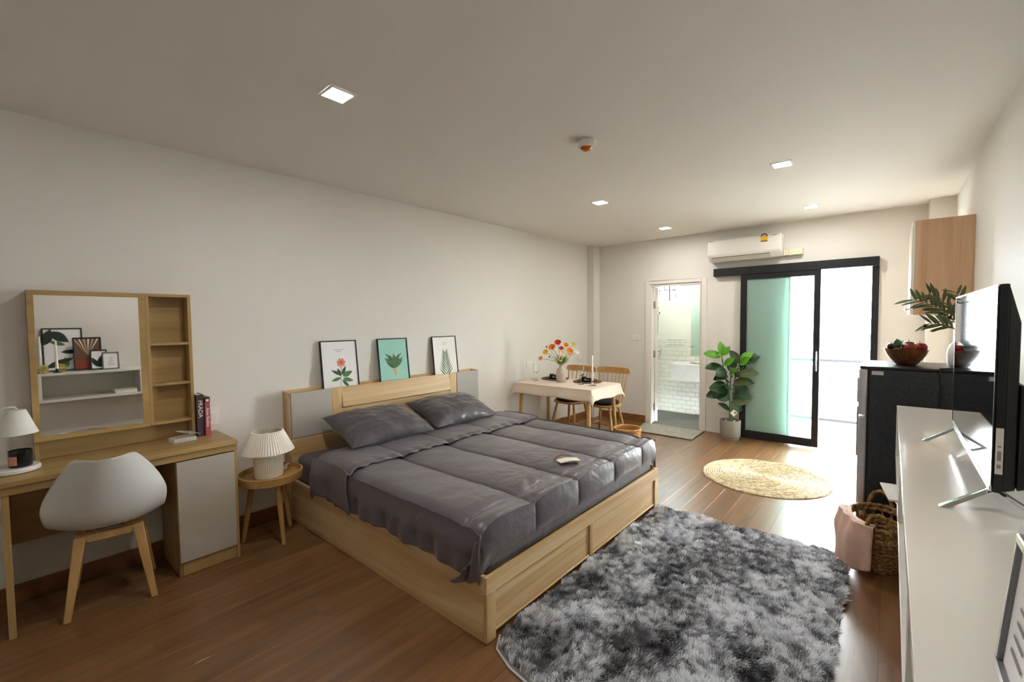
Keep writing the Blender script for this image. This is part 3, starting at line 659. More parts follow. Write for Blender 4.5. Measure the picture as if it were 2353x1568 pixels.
# books
def book(label, x0, x1, y0, y1, h_, cov, txt, size, lz, extra=None):
    t = thing('book', label, 'book', ((x0+x1)/2, (y0+y1)/2, .7635), 0, 'books standing on the desk')
    c = MB(); zz = .7635
    c.box(x0, y0, zz, x0+.003, y1, zz+h_); c.box(x1-.003, y0, zz, x1, y1, zz+h_); c.box(x0+.003, y0, zz, x1-.003, y0+.003, zz+h_)
    c.build('cover', cov, t, .0008, world=True); bx(x0+.0032, y0+.0032, zz+.004, x1-.0032, y1-.004, zz+h_-.005).build('pages', 'paper', t, world=True)
    M = Matrix.Translation(((x0+x1)/2-t.location.x, y0-.0002-t.location.y, lz-.7635)) @ Matrix.Rotation(R_(90), 4, 'X') @ Matrix.Rotation(R_(-90), 4, 'Z')
    text_mesh('spine_lettering', txt, size, 'text_white', t, M, .0003)
    return t
book('thick dark book with large white spine lettering beside hutch', .836, .876, 3.435, 3.565, .275, 'book_dark', 'PRADA', .036, .945)
t = book('thinner red book with dark top beside the dark one', .879, .908, 3.425, 3.56, .255, 'book_red', 'Acne Studios', .024, .885)
bx(.8788, 3.4245, .985, .9082, 3.445, 1.0187).build('spine_band', 'book_dark', t, world=True); bx(.886, 3.4238, .990, .902, 3.4248, 1.006).build('spine_label', 'text_white', t, world=True)
# clear acrylic tray with lid
tr = thing('acrylic_tray', 'small clear acrylic box lying on the desk', 'box', (.745, 3.39, .7635), R_(6))
q = MB(); q.box(-.06,-.045,0,.06,.045,.003)
for a in ((-.06,-.045,.06,-.042), (-.06,.042,.06,.045), (-.06,-.042,-.057,.042), (.057,-.042,.06,.042)): q.box(a[0], a[1], .003, a[2], a[3], .028)
q.build('tray', 'acrylic', tr)
tl = bx(-.055, -.04, 0, .055, .04, .004).build('lid', 'acrylic', tr, .001); tl.location = (.035, .012, .046); tl.rotation_euler = (R_(8), R_(14), R_(20))
# candle warmer lamp
cw = thing('candle_warmer_lamp', 'white candle warmer lamp with cone shade on the desk', 'lamp', (.035, 3.370, .7635))
MB().lathe([(.0,0),(.088,0),(.094,.004),(.095,.018),(.090,.025),(.0,.025)], n=48).build('base', 'white_satin', cw)
MB().tube([(-.052,.02,.025),(-.052,.02,.27),(-.046,.018,.305),(-.02,.01,.325),(.010,.004,.327),(.020,.003,.315)], .005, 10).build('arm', 'white_satin', cw)
MB().lathe([(.074,.190),(.076,.190),(.034,.310),(.0,.313),(.0,.309),(.032,.307),(.074,.190)], (.018,.002,0), 40).build('shade', 'white_satin', cw)
MB().tube([(-.04,-.05,.028),(-.07,-.02,.03),(-.075,.02,.045),(-.06,.03,.032)], .002, 6).build('cord', 'clear_glass', cw)
cj = thing('candle_jar', 'black candle jar with pink label under the warmer', 'candle', (.058, 3.352, .7892))
MB().lathe([(.0,0),(.040,0),(.043,.004),(.043,.082),(.040,.082),(.040,.062),(.0,.062)], n=40).build('jar', 'black_ceramic', cj)
MB().lathe([(.0,.0625),(.0395,.0625),(.0395,.066),(.0,.066)], n=32).build('wax', 'candle_wax', cj)
def lbl(u, v):
    a = R_(200+u*52); return (math.cos(a)*.0434, math.sin(a)*.0434, .012+v*.045)
MB().grid(lbl, 10, 1).build('label', 'pink_label', cj)
# ================================================================== WHITE SHELL CHAIR
chr_ = thing('shell_chair', 'white plastic shell chair with four splayed wooden legs at desk', 'chair', (.372, 3.250, 0), R_(-9.4))
prof = [(.215,.418),(.205,.440),(.15,.452),(.05,.442),(-.06,.436),(-.14,.445),(-.195,.480),(-.228,.545),(-.25,.64),(-.268,.74),(-.282,.825),(-.286,.838)]
wid = [.155,.185,.205,.218,.228,.238,.246,.236,.208,.168,.122,.085]
def cr(arr, t):
    n = len(arr)-1; p = t*n; i = min(int(p), n-1); f_ = p-i
    g_ = lambda k: arr[max(0, min(n, k))]
    h_ = lambda a, b, c, d: .5*((2*b)+(-a+c)*f_+(2*a-5*b+4*c-d)*f_**2+(-a+3*b-3*c+d)*f_**3)
    if isinstance(arr[0], tuple): return tuple(h_(g_(i-1)[k], g_(i)[k], g_(i+1)[k], g_(i+2)[k]) for k in range(len(arr[0])))
    return h_(g_(i-1), g_(i), g_(i+1), g_(i+2))
def shell(u, v):
    s_ = 2*u-1; y, z = cr(prof, v); w_ = cr(wid, v)
    x = s_*w_
    e = abs(s_)**2.4
    seatness = 1-sst(.45, .75, v); back = sst(.45, .75, v)
    lift = .050*e*seatness*sst(0, .2, v)+.075*e*sst(.38, .6, v)*(1-sst(.62, .95, v))
    fwd = .085*e*back*(1-.55*sst(.75, 1, v))
    dip = -.012*(1-abs(s_)**2)*back*sst(.85, 1, v)
    return (x, y+fwd+.02*e*sst(.35, .55, v), z+lift+dip-.012*(abs(s_)**4)*sst(.9, 1, v))
sh = MB().grid(shell, 40, 60).build('shell', 'shell_white', chr_)
so = sh.modifiers.new('thick', 'SOLIDIFY'); so.thickness = .009; so.offset = 0
sb = sh.modifiers.new('sub', 'SUBSURF'); sb.levels = 1; sb.render_levels = 1
def slab(u, v):
    s_ = 2*u-1; t_ = .08+v*.34; y, z = cr(prof, t_); w_ = cr(wid, t_)*.86; e = abs(s_)**2.4
    return (s_*w_, y, z+.012+.018*(1-s_**4)*(1-(2*v-1)**4)+.035*e*sst(0,.2,t_))
MB().grid(slab, 20, 14).build('seat_pad', 'white_satin', chr_)
for (fx, fy) in ((-.172,-.155), (.172,-.155), (.172,.195), (-.172,.195)):
    tx, ty = (.115 if fx > 0 else -.115), (.100 if fy > 0 else -.085); zt = .400 if fy > 0 else .405
    def ring(cx, cy, z, a, b): return [(cx-a, cy-b, z), (cx+a, cy-b, z), (cx+a, cy+b, z), (cx-a, cy+b, z)]
    MB().hexa(ring(fx, fy, 0, .015, .013), ring(tx, ty, zt, .024, .022)).build('leg', 'beech', chr_, .005)
fr = MB()
for y in (-.088, .100): fr.hexa([(-.09, y-.016, .365), (.09, y-.016, .365), (.09, y+.016, .365), (-.09, y+.016, .365)], [(-.10, y-.016, .405), (.10, y-.016, .405), (.10, y+.016, .405), (-.10, y+.016, .405)])
fr.box(-.10, -.07, .378, -.07, .084, .405); fr.box(.07, -.07, .378, .10, .084, .405)
fr.build('under_frame', 'beech', chr_, .004)
MB().box(-.06, -.05, .405, .06, .06, .426).build('mount_plate', 'black_plastic', chr_, .004)
# ================================================================== STOOL TABLE + PLEATED LAMP
SX, SY = 1.213, 3.272
stl = thing('tray_side_table', 'round wooden tray side table between desk and bed', 'side table', (SX, SY, 0))
MB().lathe([(.0,.415),(.195,.415),(.200,.420),(.203,.470),(.200,.473),(.193,.473),(.191,.442),(.0,.442)], n=64).build('tray_top', 'stool_wood_x', stl)
for a in (150, 272, 33):
    c, s = math.cos(R_(a)), math.sin(R_(a)); MB().cyl((c*.185, s*.165, 0), (c*.115, s*.105, .4148), .0125, .021, 16).build('leg', 'stool_wood', stl)
lp = thing('pleated_table_lamp', 'white pleated table lamp standing on the tray table', 'lamp', (SX-.015, SY-.005, .4425))
pl = lambda n_, a_: (lambda t, i: 1+a_*(1 if (round(t*n_/math.pi) % 2) else -1))
n_ = 96
MB().lathe([(.080,.0),(.088,.004),(.090,.10),(.089,.185),(.075,.20)], n=n_, rf=lambda t, i: 1+.02*math.cos(t*n_/2)).build('base', 'lamp_paper', lp)
MB().lathe([(.163,.178),(.098,.316),(.092,.318),(.157,.180)], n=112, rf=lambda t, i: 1+(.024 if i in (0,3) else .030)*math.cos(t*56)).build('shade', 'lamp_paper', lp)
MB().cyl((0,0,.20), (0,0,.30), .012, n=12).build('lamp_holder', 'plastic_white', lp)
cc = MB(); cc.tube([(SX+.10+.03*math.cos(a*.7)*(1+.1*math.sin(a)), SY+.055+.028*math.sin(a*.7), .4475+.0018*a*.5) for a in range(0, 26)], .003, 6); cc.tube([(SX+.13, SY+.07, .452), (SX+.145, SY+.085, .468), (SX+.15, SY+.07, .472)], .006, 6)
tag(cc.build('power_cord', 'plastic_white'), 'coiled white cord lying on the tray table', 'cord')
# ================================================================== RUGS
rg = thing('shag_rug', 'thick silver and charcoal shag rug beside the bed', 'rug', (2.35, .78, 0))
rx0, rx1, ry0, ry1 = 1.37, 3.37, .165, 1.378
def rug_in(x, y):   # rounded near-left corner
    return True
bp_ = [(1.50, ry1), (1.43, 1.33), (1.39, 1.22), (1.365, 1.05), (1.355, .8), (1.35, ry0), (rx1, ry0+.0), (rx1, ry1-.02), (3.30, ry1)]
MB().prism(bp_, lambda x, y, t_: (x, y, t_), .0005, .010).build('backing', 'rug_backing', rg, world=True)
edge = [(1.505, 1.384), (1.43, 1.335), (1.385, 1.22), (1.36, 1.05), (1.350, .8), (1.345, .5), (1.345, ry0)]
MB().tube([(x, y, .006) for x, y in edge], .0055, 8).build('binding', 'rug_binding', rg, world=True)
def pile():
    N = 230000
    x = rng.uniform(rx0-.01, rx1, N); y = rng.uniform(ry0, ry1, N)
    # keep inside the backing outline (near-left corner is rounded)
    ex = np.interp(y, [0, .8, 1.05, 1.22, 1.33, 1.378], [1.36, 1.365, 1.375, 1.40, 1.445, 1.51]); k = x > ex; x, y = x[k], y[k]; N = len(x)
    # clump field
    gs = 220; 
    def field(sx, sy, seed, lac=1.0):
        gx, gy = np.meshgrid(np.linspace(0, 1, gs), np.linspace(0, 1, gs), indexing='ij')
        a = np.array([[noise.noise(Vector((i*sx/gs, j*sy/gs, seed))) for j in range(gs)] for i in range(gs)])
        fx = (x-rx0)/(rx1-rx0)*(gs-1); fy = (y-ry0)/(ry1-ry0)*(gs-1)
        ix = np.clip(fx.astype(int), 0, gs-2); iy = np.clip(fy.astype(int), 0, gs-2); tx = fx-ix; ty = fy-iy
        return a[ix,iy]*(1-tx)*(1-ty)+a[ix+1,iy]*tx*(1-ty)+a[ix,iy+1]*(1-tx)*ty+a[ix+1,iy+1]*tx*ty
    big = field(7, 4.5, 1.1); mid = field(22, 14, 4.4); sm = field(60, 38, 8.8); ang = field(10, 7, 12.2)*3.2+field(34, 22, 3.3)*2.2-.6
    L = .038+.014*sm+rng.uniform(-.008, .008, N); lean = np.clip(.50+.28*mid+.30*sm+rng.normal(0, .18, N), .1, 1.25)
    ang = ang+rng.normal(0, .35, N)
    dx = np.cos(ang)*np.sin(lean); dy = np.sin(ang)*np.sin(lean); dz = np.cos(lean)
    wd = .0021
    px, py = -np.sin(ang)*wd, np.cos(ang)*wd
    z0 = .009
    V = np.zeros((N, 6, 3)); C = np.zeros((N, 6, 4)); C[..., 3] = 1
    for i, (t, bend, ws) in enumerate([(0, 0, 1), (.55, .12, .95), (1, .42, .30)]):
        cx = x+dx*L*t*(1+bend*.25); cy = y+dy*L*t*(1+bend*.25); cz = z0+np.maximum(.002, dz*L*t*(1-bend*.45))
        V[:, 2*i, 0] = cx-px*ws; V[:, 2*i, 1] = cy-py*ws; V[:, 2*i, 2] = cz
        V[:, 2*i+1, 0] = cx+px*ws; V[:, 2*i+1, 1] = cy+py*ws; V[:, 2*i+1, 2] = cz
    shade = np.clip(.58+.70*big+.45*mid+1.1*sm+rng.normal(0, .22, N), 0, 1)
    cA = np.array(lin('68676D')); cB = np.array(lin('F4F5FA')); colr = cA+(cB-cA)*shade[:, None]**1.25
    C[..., :3] = colr[:, None, :]
    V[..., 1] = np.minimum(V[..., 1], 1.388)
    V -= np.array([2.35, .78, 0])
    me = bpy.data.meshes.new('pile'); me.vertices.add(N*6); me.vertices.foreach_set('co', V.reshape(-1))
    base = np.arange(N)[:, None]*6
    q = np.concatenate([base+np.array([0,1,3,2]), base+np.array([2,3,5,4])], 1).reshape(-1)
    me.loops.add(len(q)); me.loops.foreach_set('vertex_index', q.astype(np.int32)); nf = len(q)//4
    me.polygons.add(nf); me.polygons.foreach_set('loop_start', np.arange(nf)*4); me.polygons.foreach_set('loop_total', np.full(nf, 4))
    me.update(); ca = me.color_attributes.new('fibre', 'FLOAT_COLOR', 'POINT'); ca.data.foreach_set('color', C.reshape(-1).astype(np.float32))
    me.polygons.foreach_set('use_smooth', [True]*nf); me.materials.append(MATS['shag_pile']); me.validate()
    o = bpy.data.objects.new('pile', me); COL.objects.link(o); o.parent = rg; o['kind'] = 'stuff'
pile()
bx(3.385, 1.318, .001, 3.45, 1.350, .004).build('care_tag', 'black_plastic', rg, world=True)
jm = thing('jute_rug', 'round braided natural jute mat on the floor', 'rug', (4.685, .885, 0))
nr = 26; jp = [(0, .009)]
for i in range(nr):
    a = .53*i/nr; b = .53/nr
    jp += [(a+b*.12+.0001, .0075), (a+b*.3, .0115), (a+b*.5, .0125), (a+b*.7, .0115), (a+b*.9, .0075)]
jp += [(.533, .004), (.53, .0008)]
MB().lathe(jp[::-1], n=96, rf=lambda t, i: 1+.004*math.sin(t*9+i)).build('braided_coil', 'jute', jm)
dm = thing('door_mat', 'rectangular grey mat in front of the bathroom door', 'mat', (5.83, 2.27, 0))
MB().prism([(5.562,2.62),(5.562,1.842),(6.10,1.86),(6.10,2.70)], lambda x, y, t_: (x, y, t_), .0006, .008).build('mat_backing', 'mat_edge', dm, world=True)
MB().prism([(5.572,2.612),(5.572,1.852),(6.092,1.868),(6.092,2.69)], lambda x, y, t_: (x, y, t_), .0082, .014).build('mat_top', 'mat_grey', dm, .003, world=True)
# ================================================================== DINING CORNER
TX0, TX1, TY0, TY1, TZ = 4.13, 4.80, 2.43, 3.50, .752
tb = thing('dining_table', 'small wooden dining table under a linen cloth', 'table', (4.465, 2.965, 0))
bx(TX0, TY0, TZ-.022, TX1, TY1, TZ).build('table_top', 'pine_x', tb, .004, world=True)
for x, y, sx, sy in ((TX0+.06, TY0+.07, -1, -1), (TX1-.06, TY0+.07, 1, -1), (TX0+.06, TY1-.07, -1, 1), (TX1-.06, TY1-.07, 1, 1)):
    MB().cyl((x+sx*.035, y+sy*.035, 0), (x, y, TZ-.0225), .015, .026, 16).build('leg', 'beech', tb, world=True)
def cloth(u, v):
    La = .125; wA, wB = TX1-TX0, TY1-TY0
    a = -La+u*(wA+2*La); b = -La+v*(wB+2*La); da = max(0, -a, a-wA); db = max(0, -b, b-wB)
    sa = -1 if a < wA/2 else 1; sb_ = -1 if b < wB/2 else 1
    x = TX0+min(max(a, 0), wA); y = TY0+min(max(b, 0), wB); z = TZ+.0035
    cor = sst(0, .05, da)*sst(0, .05, db)
    x += sa*((.006 if da else .0)+.03*sst(0, La, da)+.010*math.sin(y*14+1)*sst(.02, La, da)+.02*cor*db/La)
    y += sb_*((.006 if db else .0)+.03*sst(0, La, db)+.010*math.sin(x*17)*sst(.02, La, db)+.015*cor*da/La)
    y = min(y, 3.568)
    z -= (da+db)*(1-.06*cor)*(1+.12*nz(x*3, y*3)) 
    ex = min(a, wA-a); ey = min(b, wB-b)
    for e in (ex, ey):
        if 0 <= e < .01: z -= .003*(1-e/.01)
    return (x, y, z+.0012*nz(x*9, y*9))
tco = MB().grid(cloth, 84, 110).build('tablecloth', 'cloth_linen'); tag(tco, 'pale pink linen cloth draped over the dining table', 'tablecloth')
so = tco.modifiers.new('thick', 'SOLIDIFY'); so.thickness = .0018; so.offset = 1
TT = TZ+.0075
def dining_chair(label, loc, rz):
    t = thing('spindle_chair', label, 'chair', loc, rz, 'spindle back dining chairs')
    def seat(r0, z): return [(r0*math.copysign(abs(math.cos(a))**.8, math.cos(a))*(1.0 if math.sin(a) > 0 else .93), r0*math.copysign(abs(math.sin(a))**.8, math.sin(a))*.95) for a in [2*math.pi*i/40 for i in range(40)]]
    MB().prism(seat(.215, 0), lambda x, y, k: (x, y, k), .420, .448).build('seat', 'pine_x', t, .008)
    feet = [(-.205, .20), (.205, .20), (.19, -.215), (-.19, -.215)]; tops = [(-.13, .125), (.13, .125), (.12, -.13), (-.12, -.13)]
    for (a, b), (c, d) in zip(feet, tops): MB().tube([(a, b, 0), ((a*2+c)/3, (b*2+d)/3, .14), ((a+2*c)/3, (b+2*d)/3, .28), (c, d, .4198)], [.011, .016, .0175, .014], 12).build('leg', 'pine', t)
    mid = lambda i, z: tuple(feet[i][k]+(tops[i][k]-feet[i][k])*z/.42 for k in (0, 1))+(z,)
    for i, j, z in ((0, 3, .17), (1, 2, .17)): MB().cyl(mid(i, z), mid(j, z), .009, n=10).build('stretcher', 'pine', t)
    a = mid(0, .17); b = mid(3, .17); c = mid(1, .17); d = mid(2, .17)
    MB().cyl(tuple((a[k]+b[k])/2 for k in range(3)), tuple((c[k]+d[k])/2 for k in range(3)), .009, n=10).build('stretcher', 'pine', t)
    for i in range(8):
        s_ = (i/7*2-1); MB().cyl((s_*.155, -.165-.02*(1-s_**2), .4482), (s_*.200, -.235-.045*(1-s_**2), .815), .0075 if 0 < i < 7 else .0105, .006 if 0 < i < 7 else .009, 10).build('spindle', 'pine', t)
    rp = [(s_, z_) for s_, z_ in [(-.225,.812),(-.215,.803),(.215,.803),(.225,.812),(.228,.855),(.215,.880),(.19,.886),(-.19,.886),(-.215,.880),(-.228,.855)]]
    # crest rail curved in plan
    n = 18; M_ = MB()
    def crest(u, v):
        s_ = 2*u-1; x = s_*.232; yb = -.245-.045*(1-s_**2); e = abs(s_)**10; lo = .803+.012*e; hi = .886-.020*e
        prof_ = [(.011, lo), (.011, hi), (-.011, hi), (-.011, lo), (.011, lo)]; k = min(4, int(round(v*4))); d_, z_ = prof_[k]
        return (x, yb+d_, z_)
    M_.grid(crest, 28, 4)
    for s_ in (-1, 1):
        x = s_*.232; yb = -.245; lo, hi = .815, .866
        M_.add([(x, yb+.011, lo), (x, yb+.011, hi), (x, yb-.011, hi), (x, yb-.011, lo)], [(0,1,2,3)])
    M_.build('crest_rail', 'pine_x', t, .004)
    return t
def cushion(label, loc, rz):
    M_ = MB(); 
    M_.lathe([(.0,.0005),(.16,.0005),(.185,.012),(.188,.022),(.175,.036),(.12,.046),(.0,.050)], n=36, rf=lambda t, i: 1+.02*math.sin(3*t)+.015*math.sin(7*t+i))
    o = M_.build('seat_cushion', 'dark_fabric'); o.location = loc; o.rotation_euler.z = rz; return tag(o, label, 'cushion', 'black round chair cushions')
for x, y, rz, l1, l2 in ((5.02, 2.755, 92, 'spindle back wooden dining chair nearest the bathroom door', 'black round cushion on the chair nearest the bathroom'), (4.96, 3.225, 88, 'spindle back wooden dining chair behind flower vase, beside the wall', 'black round cushion on the chair beside the wall')):
    dining_chair(l1, (x, y, 0), R_(rz)); cushion(l2, (x-.01, y, .4485), R_(rz))
# table setting
def placemat(lab, x, y):
    tag(MB().lathe([(.0,.0005),(.172,.0005),(.175,.003),(.172,.006),(.0,.006)], (x, y, TT), 48).build('placemat', 'placemat'), lab, 'placemat', 'round woven placemats')
def plate(lab, x, y):
    tag(MB().lathe([(.0,.0),(.07,.0),(.085,.006),(.115,.016),(.118,.018),(.112,.018),(.083,.009),(.0,.005)], (x, y, TT+.0065), 40).build('dinner_plate', 'black_ceramic'), lab, 'plate', 'black dinner plates')
def napkin(lab, x, y, rz):
    t = thing('napkin', lab, 'napkin', (x, y, TT+.026), rz, 'dark folded napkins with ring')
    MB().tube([(-.11, .0, .010), (-.05, .006, .016), (0, 0, .014), (.05, -.005, .018), (.11, .0, .010)], [.020, .018, .011, .018, .022], 12, flat=.75).build('folded_cloth', 'napkin_dark', t)
    MB().tube([(.0, .019*math.cos(a), .014+.017*math.sin(a)) for a in [2*math.pi*i/16 for i in range(16)]], .004, 8, closed=True).build('ring', 'steel', t)
for x, y, a, b, c in ((4.66, 2.79, 'round brown placemat at the bathroom end of the table', 'black plate at the bathroom end of the table', 'dark napkin on the plate behind the tall candle'), (4.66, 3.27, 'round brown placemat at the wall end of the table', 'black plate at the wall end of the table', 'dark napkin on the plate left of the vase')):
    placemat(a, x, y); plate(b, x, y); napkin(c, x-.01, y, R_(62))
def wine_glass(lab, x, y):
    pr = [(.0,.0),(.034,.0),(.035,.002),(.006,.007),(.0042,.012),(.004,.085),(.006,.092),(.022,.105),(.036,.128),(.0405,.155),(.038,.185),(.033,.215),(.0322,.215),(.037,.185),(.0393,.155),(.035,.130),(.021,.108),(.0,.097)]
    tag(MB().lathe(pr, (x, y, TT), 32).build('wine_glass', 'clear_glass'), lab, 'glass', 'wine glasses on the dining table')
wine_glass('clear wine glass in front of the bathroom end plate', 4.40, 2.72); wine_glass('clear wine glass at the wall end of the table', 4.36, 3.345)
def candlestick(lab, x, y, hgt):
    t = thing('candlestick', lab, 'candle', (x, y, TT), 0, 'tapered white candles on the dining table')
    MB().lathe([(.0,0),(.045,.0),(.046,.004),(.012,.010),(.009,.03),(.014,.034),(.014,.05),(.0,.05)], n=28).build('holder', 'clear_glass' if hgt > .3 else 'steel', t)
    MB().lathe([(.0,.0505),(.0115,.0505),(.0075,hgt-.012),(.004,hgt-.003),(.0,hgt)], n=20).build('taper', 'candle_wax', t)
candlestick('tall white tapered candle at the near corner of the table', 4.415, 2.578, .345); candlestick('white tapered candle against the wall end of the table', 4.45, 3.44, .31)
# vase and flowers
VX, VY = 4.457, 3.035
tag(MB().lathe([(.0,0),(.044,.0),(.050,.006),(.060,.045),(.0635,.085),(.060,.125),(.048,.155),(.030,.175),(.022,.188),(.021,.205),(.024,.212),(.019,.212),(.017,.19),(.0,.185)], (VX, VY, TT), 40).build('flower_vase', 'vase_stone'), 'beige stone vase in the middle of the dining table', 'vase')
Rv = Vector((math.sin(YAW), -math.cos(YAW), 0)); Fv = Vector((math.cos(YAW), math.sin(YAW), 0))
def blossom(t, c, nrm, r, mat, eye):
    z = nrm.normalized(); a = z.orthogonal().normalized(); b = z.cross(a)
    for k in range(6):
        th = k*math.pi/3+(.2 if k % 2 else 0)
        def P(u, v):
            rr_ = r*u; w_ = (v-.5)*2*.80*(math.sin(math.pi*min(.80, u*.85+.12)))**.5
            d = a*math.cos(th+w_)+b*math.sin(th+w_); return tuple(c+d*rr_*(1-.06*math.cos(v*9))+z*(r*.55*u**2+.0015*(k % 2)+.06*r*math.sin(v*11)*u))
        MB().grid(P, 5, 6).build('petal', mat, t, world=True)
    MB().ball(c+z*r*.10, r*.26, 10, 6, (1,1,.6)).build('eye', eye, t, world=True)
fl_list = [(793,287,35,'petal_red','flower_eye',.0,'large red poppy at the very top of the bouquet'), (722,347,38,'petal_orange','flower_eye',.0,'large orange poppy left of the red one'), (897,320,28,'petal_orange','flower_eye',.02,'small orange poppy right of the top red one'), (990,315,28,'petal_lime','petal_lime',.03,'lime green poppy at the upper right of the bouquet'), (838,360,25,'petal_red','flower_eye',.02,'small dark red poppy in the middle of the bouquet'), (935,400,40,'petal_orange','petal_yellow',.0,'large orange poppy at the right of the bouquet'), (640,410,32,'petal_yellow','petal_lime',.0,'yellow poppy at the left of the bouquet'), (575,485,26,'petal_peach','petal_orange',-.01,'peach poppy drooping at the far left of bouquet'), (1030,408,33,'petal_white','petal_cream',.01,'pale pinkish white poppy at the far right of bouquet'), (825,493,34,'petal_cream','flower_eye',-.04,'cream poppy low in front just above the vase'), (845,425,30,'petal_cream','petal_yellow',-.02,'cream poppy in the centre of the bouquet'), (925,432,22,'petal_cream','petal_yellow',-.03,'small cream poppy under the right orange one')]
S5 = .000941
for (zx, zy, zr, mt_, ey_, dp, lb) in fl_list:
    c = Vector((VX, VY, TT))+Rv*((zx-835)*S5)+Fv*dp+Vector((0,0,(785-zy)*S5))
    t = thing('poppy', lb, 'flower', (VX, VY, TT+.186), 0, 'artificial poppies in the stone vase')
    nrm = Vector((0,0,.75))-Fv*.9+Rv*((zx-835)*.003)
    blossom(t, c, nrm, zr*S5*1.2, mt_, ey_)
    p0 = Vector((VX+random.uniform(-.007,.007), VY+random.uniform(-.007,.007), TT+.195)); c2 = c-nrm.normalized()*.006
    pts = [p0, p0.lerp(c2, .35)+Vector((0,0,.03)), p0.lerp(c2, .72)+Vector((0,0,.022)), c2]
    MB().tube(pts, .0026, 6).build('stem', 'stem_leaf', t, world=True)
for (zx, zy, lb) in ((648,330,'dark closed bud at the upper left of the bouquet'), (683,460,'dark closed bud low at the left of the bouquet')):
    c = Vector((VX, VY, TT))+Rv*((zx-835)*S5)+Vector((0,0,(785-zy)*S5)); t = thing('flower_bud', lb, 'flower', (VX, VY, TT+.186), 0, 'artificial poppies in the stone vase')
    MB().ball(c, .009, 10, 8, (1,1,1.4)).build('bud', 'leaf_olive', t, world=True)
    p0 = Vector((VX, VY, TT+.195)); MB().tube([p0, p0.lerp(c, .5)+Vector((0,0,.02)), c], .0015, 6).build('stem', 'stem_leaf', t, world=True)
def leafgrid(L, w_, droop=.2, fold=.25, n=8):
    def P(u, v):
        s_ = 2*v-1; ww = w_/2*math.sin(math.pi*min(1, u*.93+.04))**.75*(1 if u > .02 else .3)
        return (u*L, s_*ww, -droop*L*u*u+fold*abs(s_)*ww)
    return P
gl = [MB().grid(leafgrid(.125, .030), 6, 4).mesh('leaf'), ]
gl[0].materials.append(MATS['stem_leaf'])
fg = thing('foliage_sprig', 'green leafy sprigs low in the flower vase', 'foliage', (VX, VY, TT+.190))
for k in range(34):
    o = bpy.data.objects.new('leaf', gl[0]); COL.objects.link(o); o.parent = fg; o.location = (.006*math.cos(k*2.4), .006*math.sin(k*2.4), .006+.006*(k % 3)); o.rotation_euler = (0, -R_(random.uniform(38, 80)), k*2.4)
# ------------------------------------------------------------------ small rattan basket on the floor
bs = thing('rattan_bin', 'round rattan basket on the floor behind the bed', 'basket', (4.65, 2.265, 0))
M_ = MB()
for i in range(9): M_.tube([((.12+.0028*i)*math.cos(a), (.12+.0028*i)*math.sin(a), .012+i*.029) for a in [2*math.pi*j/36 for j in range(36)]], .0135, 8, closed=True)
M_.build('wall', 'rattan', bs); MB().lathe([(.0,.001),(.13,.001),(.13,.012),(.0,.012)], n=32).build('bottom', 'rattan', bs)
MB().tube([(.146*math.cos(a), .146*math.sin(a), .265) for a in [2*math.pi*j/40 for j in range(40)]], .013, 10, closed=True).build('rim', 'rattan', bs)
# ================================================================== POTTED FIG
PXp, PYp = 5.945, 1.505
pp = thing('potted_fig', 'artificial fiddle leaf fig in a round grey pot', 'plant', (PXp, PYp, 0))
MB().lathe([(.0,0),(.095,.0),(.098,.010),(.098,.022),(.108,.030),(.116,.05),(.120,.235),(.117,.242),(.108,.242),(.106,.20),(.0,.20)], n=48).build('pot', 'pot_grey', pp)
MB().lathe([(.0,.2005),(.105,.2005),(.105,.215),(.05,.222),(.0,.224)], n=32).build('soil', 'soil', pp)
for i in range(5): MB().ball((.05*math.cos(i*1.3-1), .05*math.sin(i*1.3-1), .226), .012, 8, 6, (1.2,1,.7)).build('pebble', 'paper', pp)
def lat(px_, z): return Rv*px_+Vector((0,0,z))
stems = [([(.0,0,.21), (.0,0,.45), (-.03,0,.66), (-.09,0,.85), (-.115,0,1.06)], [.016,.014,.011,.008,.006]), ([(.015,0,.21), (.03,0,.5), (.05,0,.75), (.10,0,.92), (.115,0,1.0)], [.013,.011,.009,.007,.005]), ([(.0,0,.35), (-.01,0,.6), (.0,0,.8), (-.02,0,.9)], [.011,.009,.007,.004])]
for pts, rs in stems: MB().tube([Rv*p[0]+Vector((0,0,p[2])) for p in pts], rs, 8).build('stem', 'stem_green', pp)
fl_d = MB().grid(leafgrid(1, .60, .22, .18), 8, 6).mesh('leaf'); fl_d.materials.append(MATS['leaf_dark'])
fl_b = MB().grid(leafgrid(1, .58, .12, .2), 8, 6).mesh('leaf'); fl_b.materials.append(MATS['leaf_bright'])
fl_o = MB().grid(leafgrid(1, .48, .25, .25), 8, 6).mesh('leaf'); fl_o.materials.append(MATS['leaf_olive'])
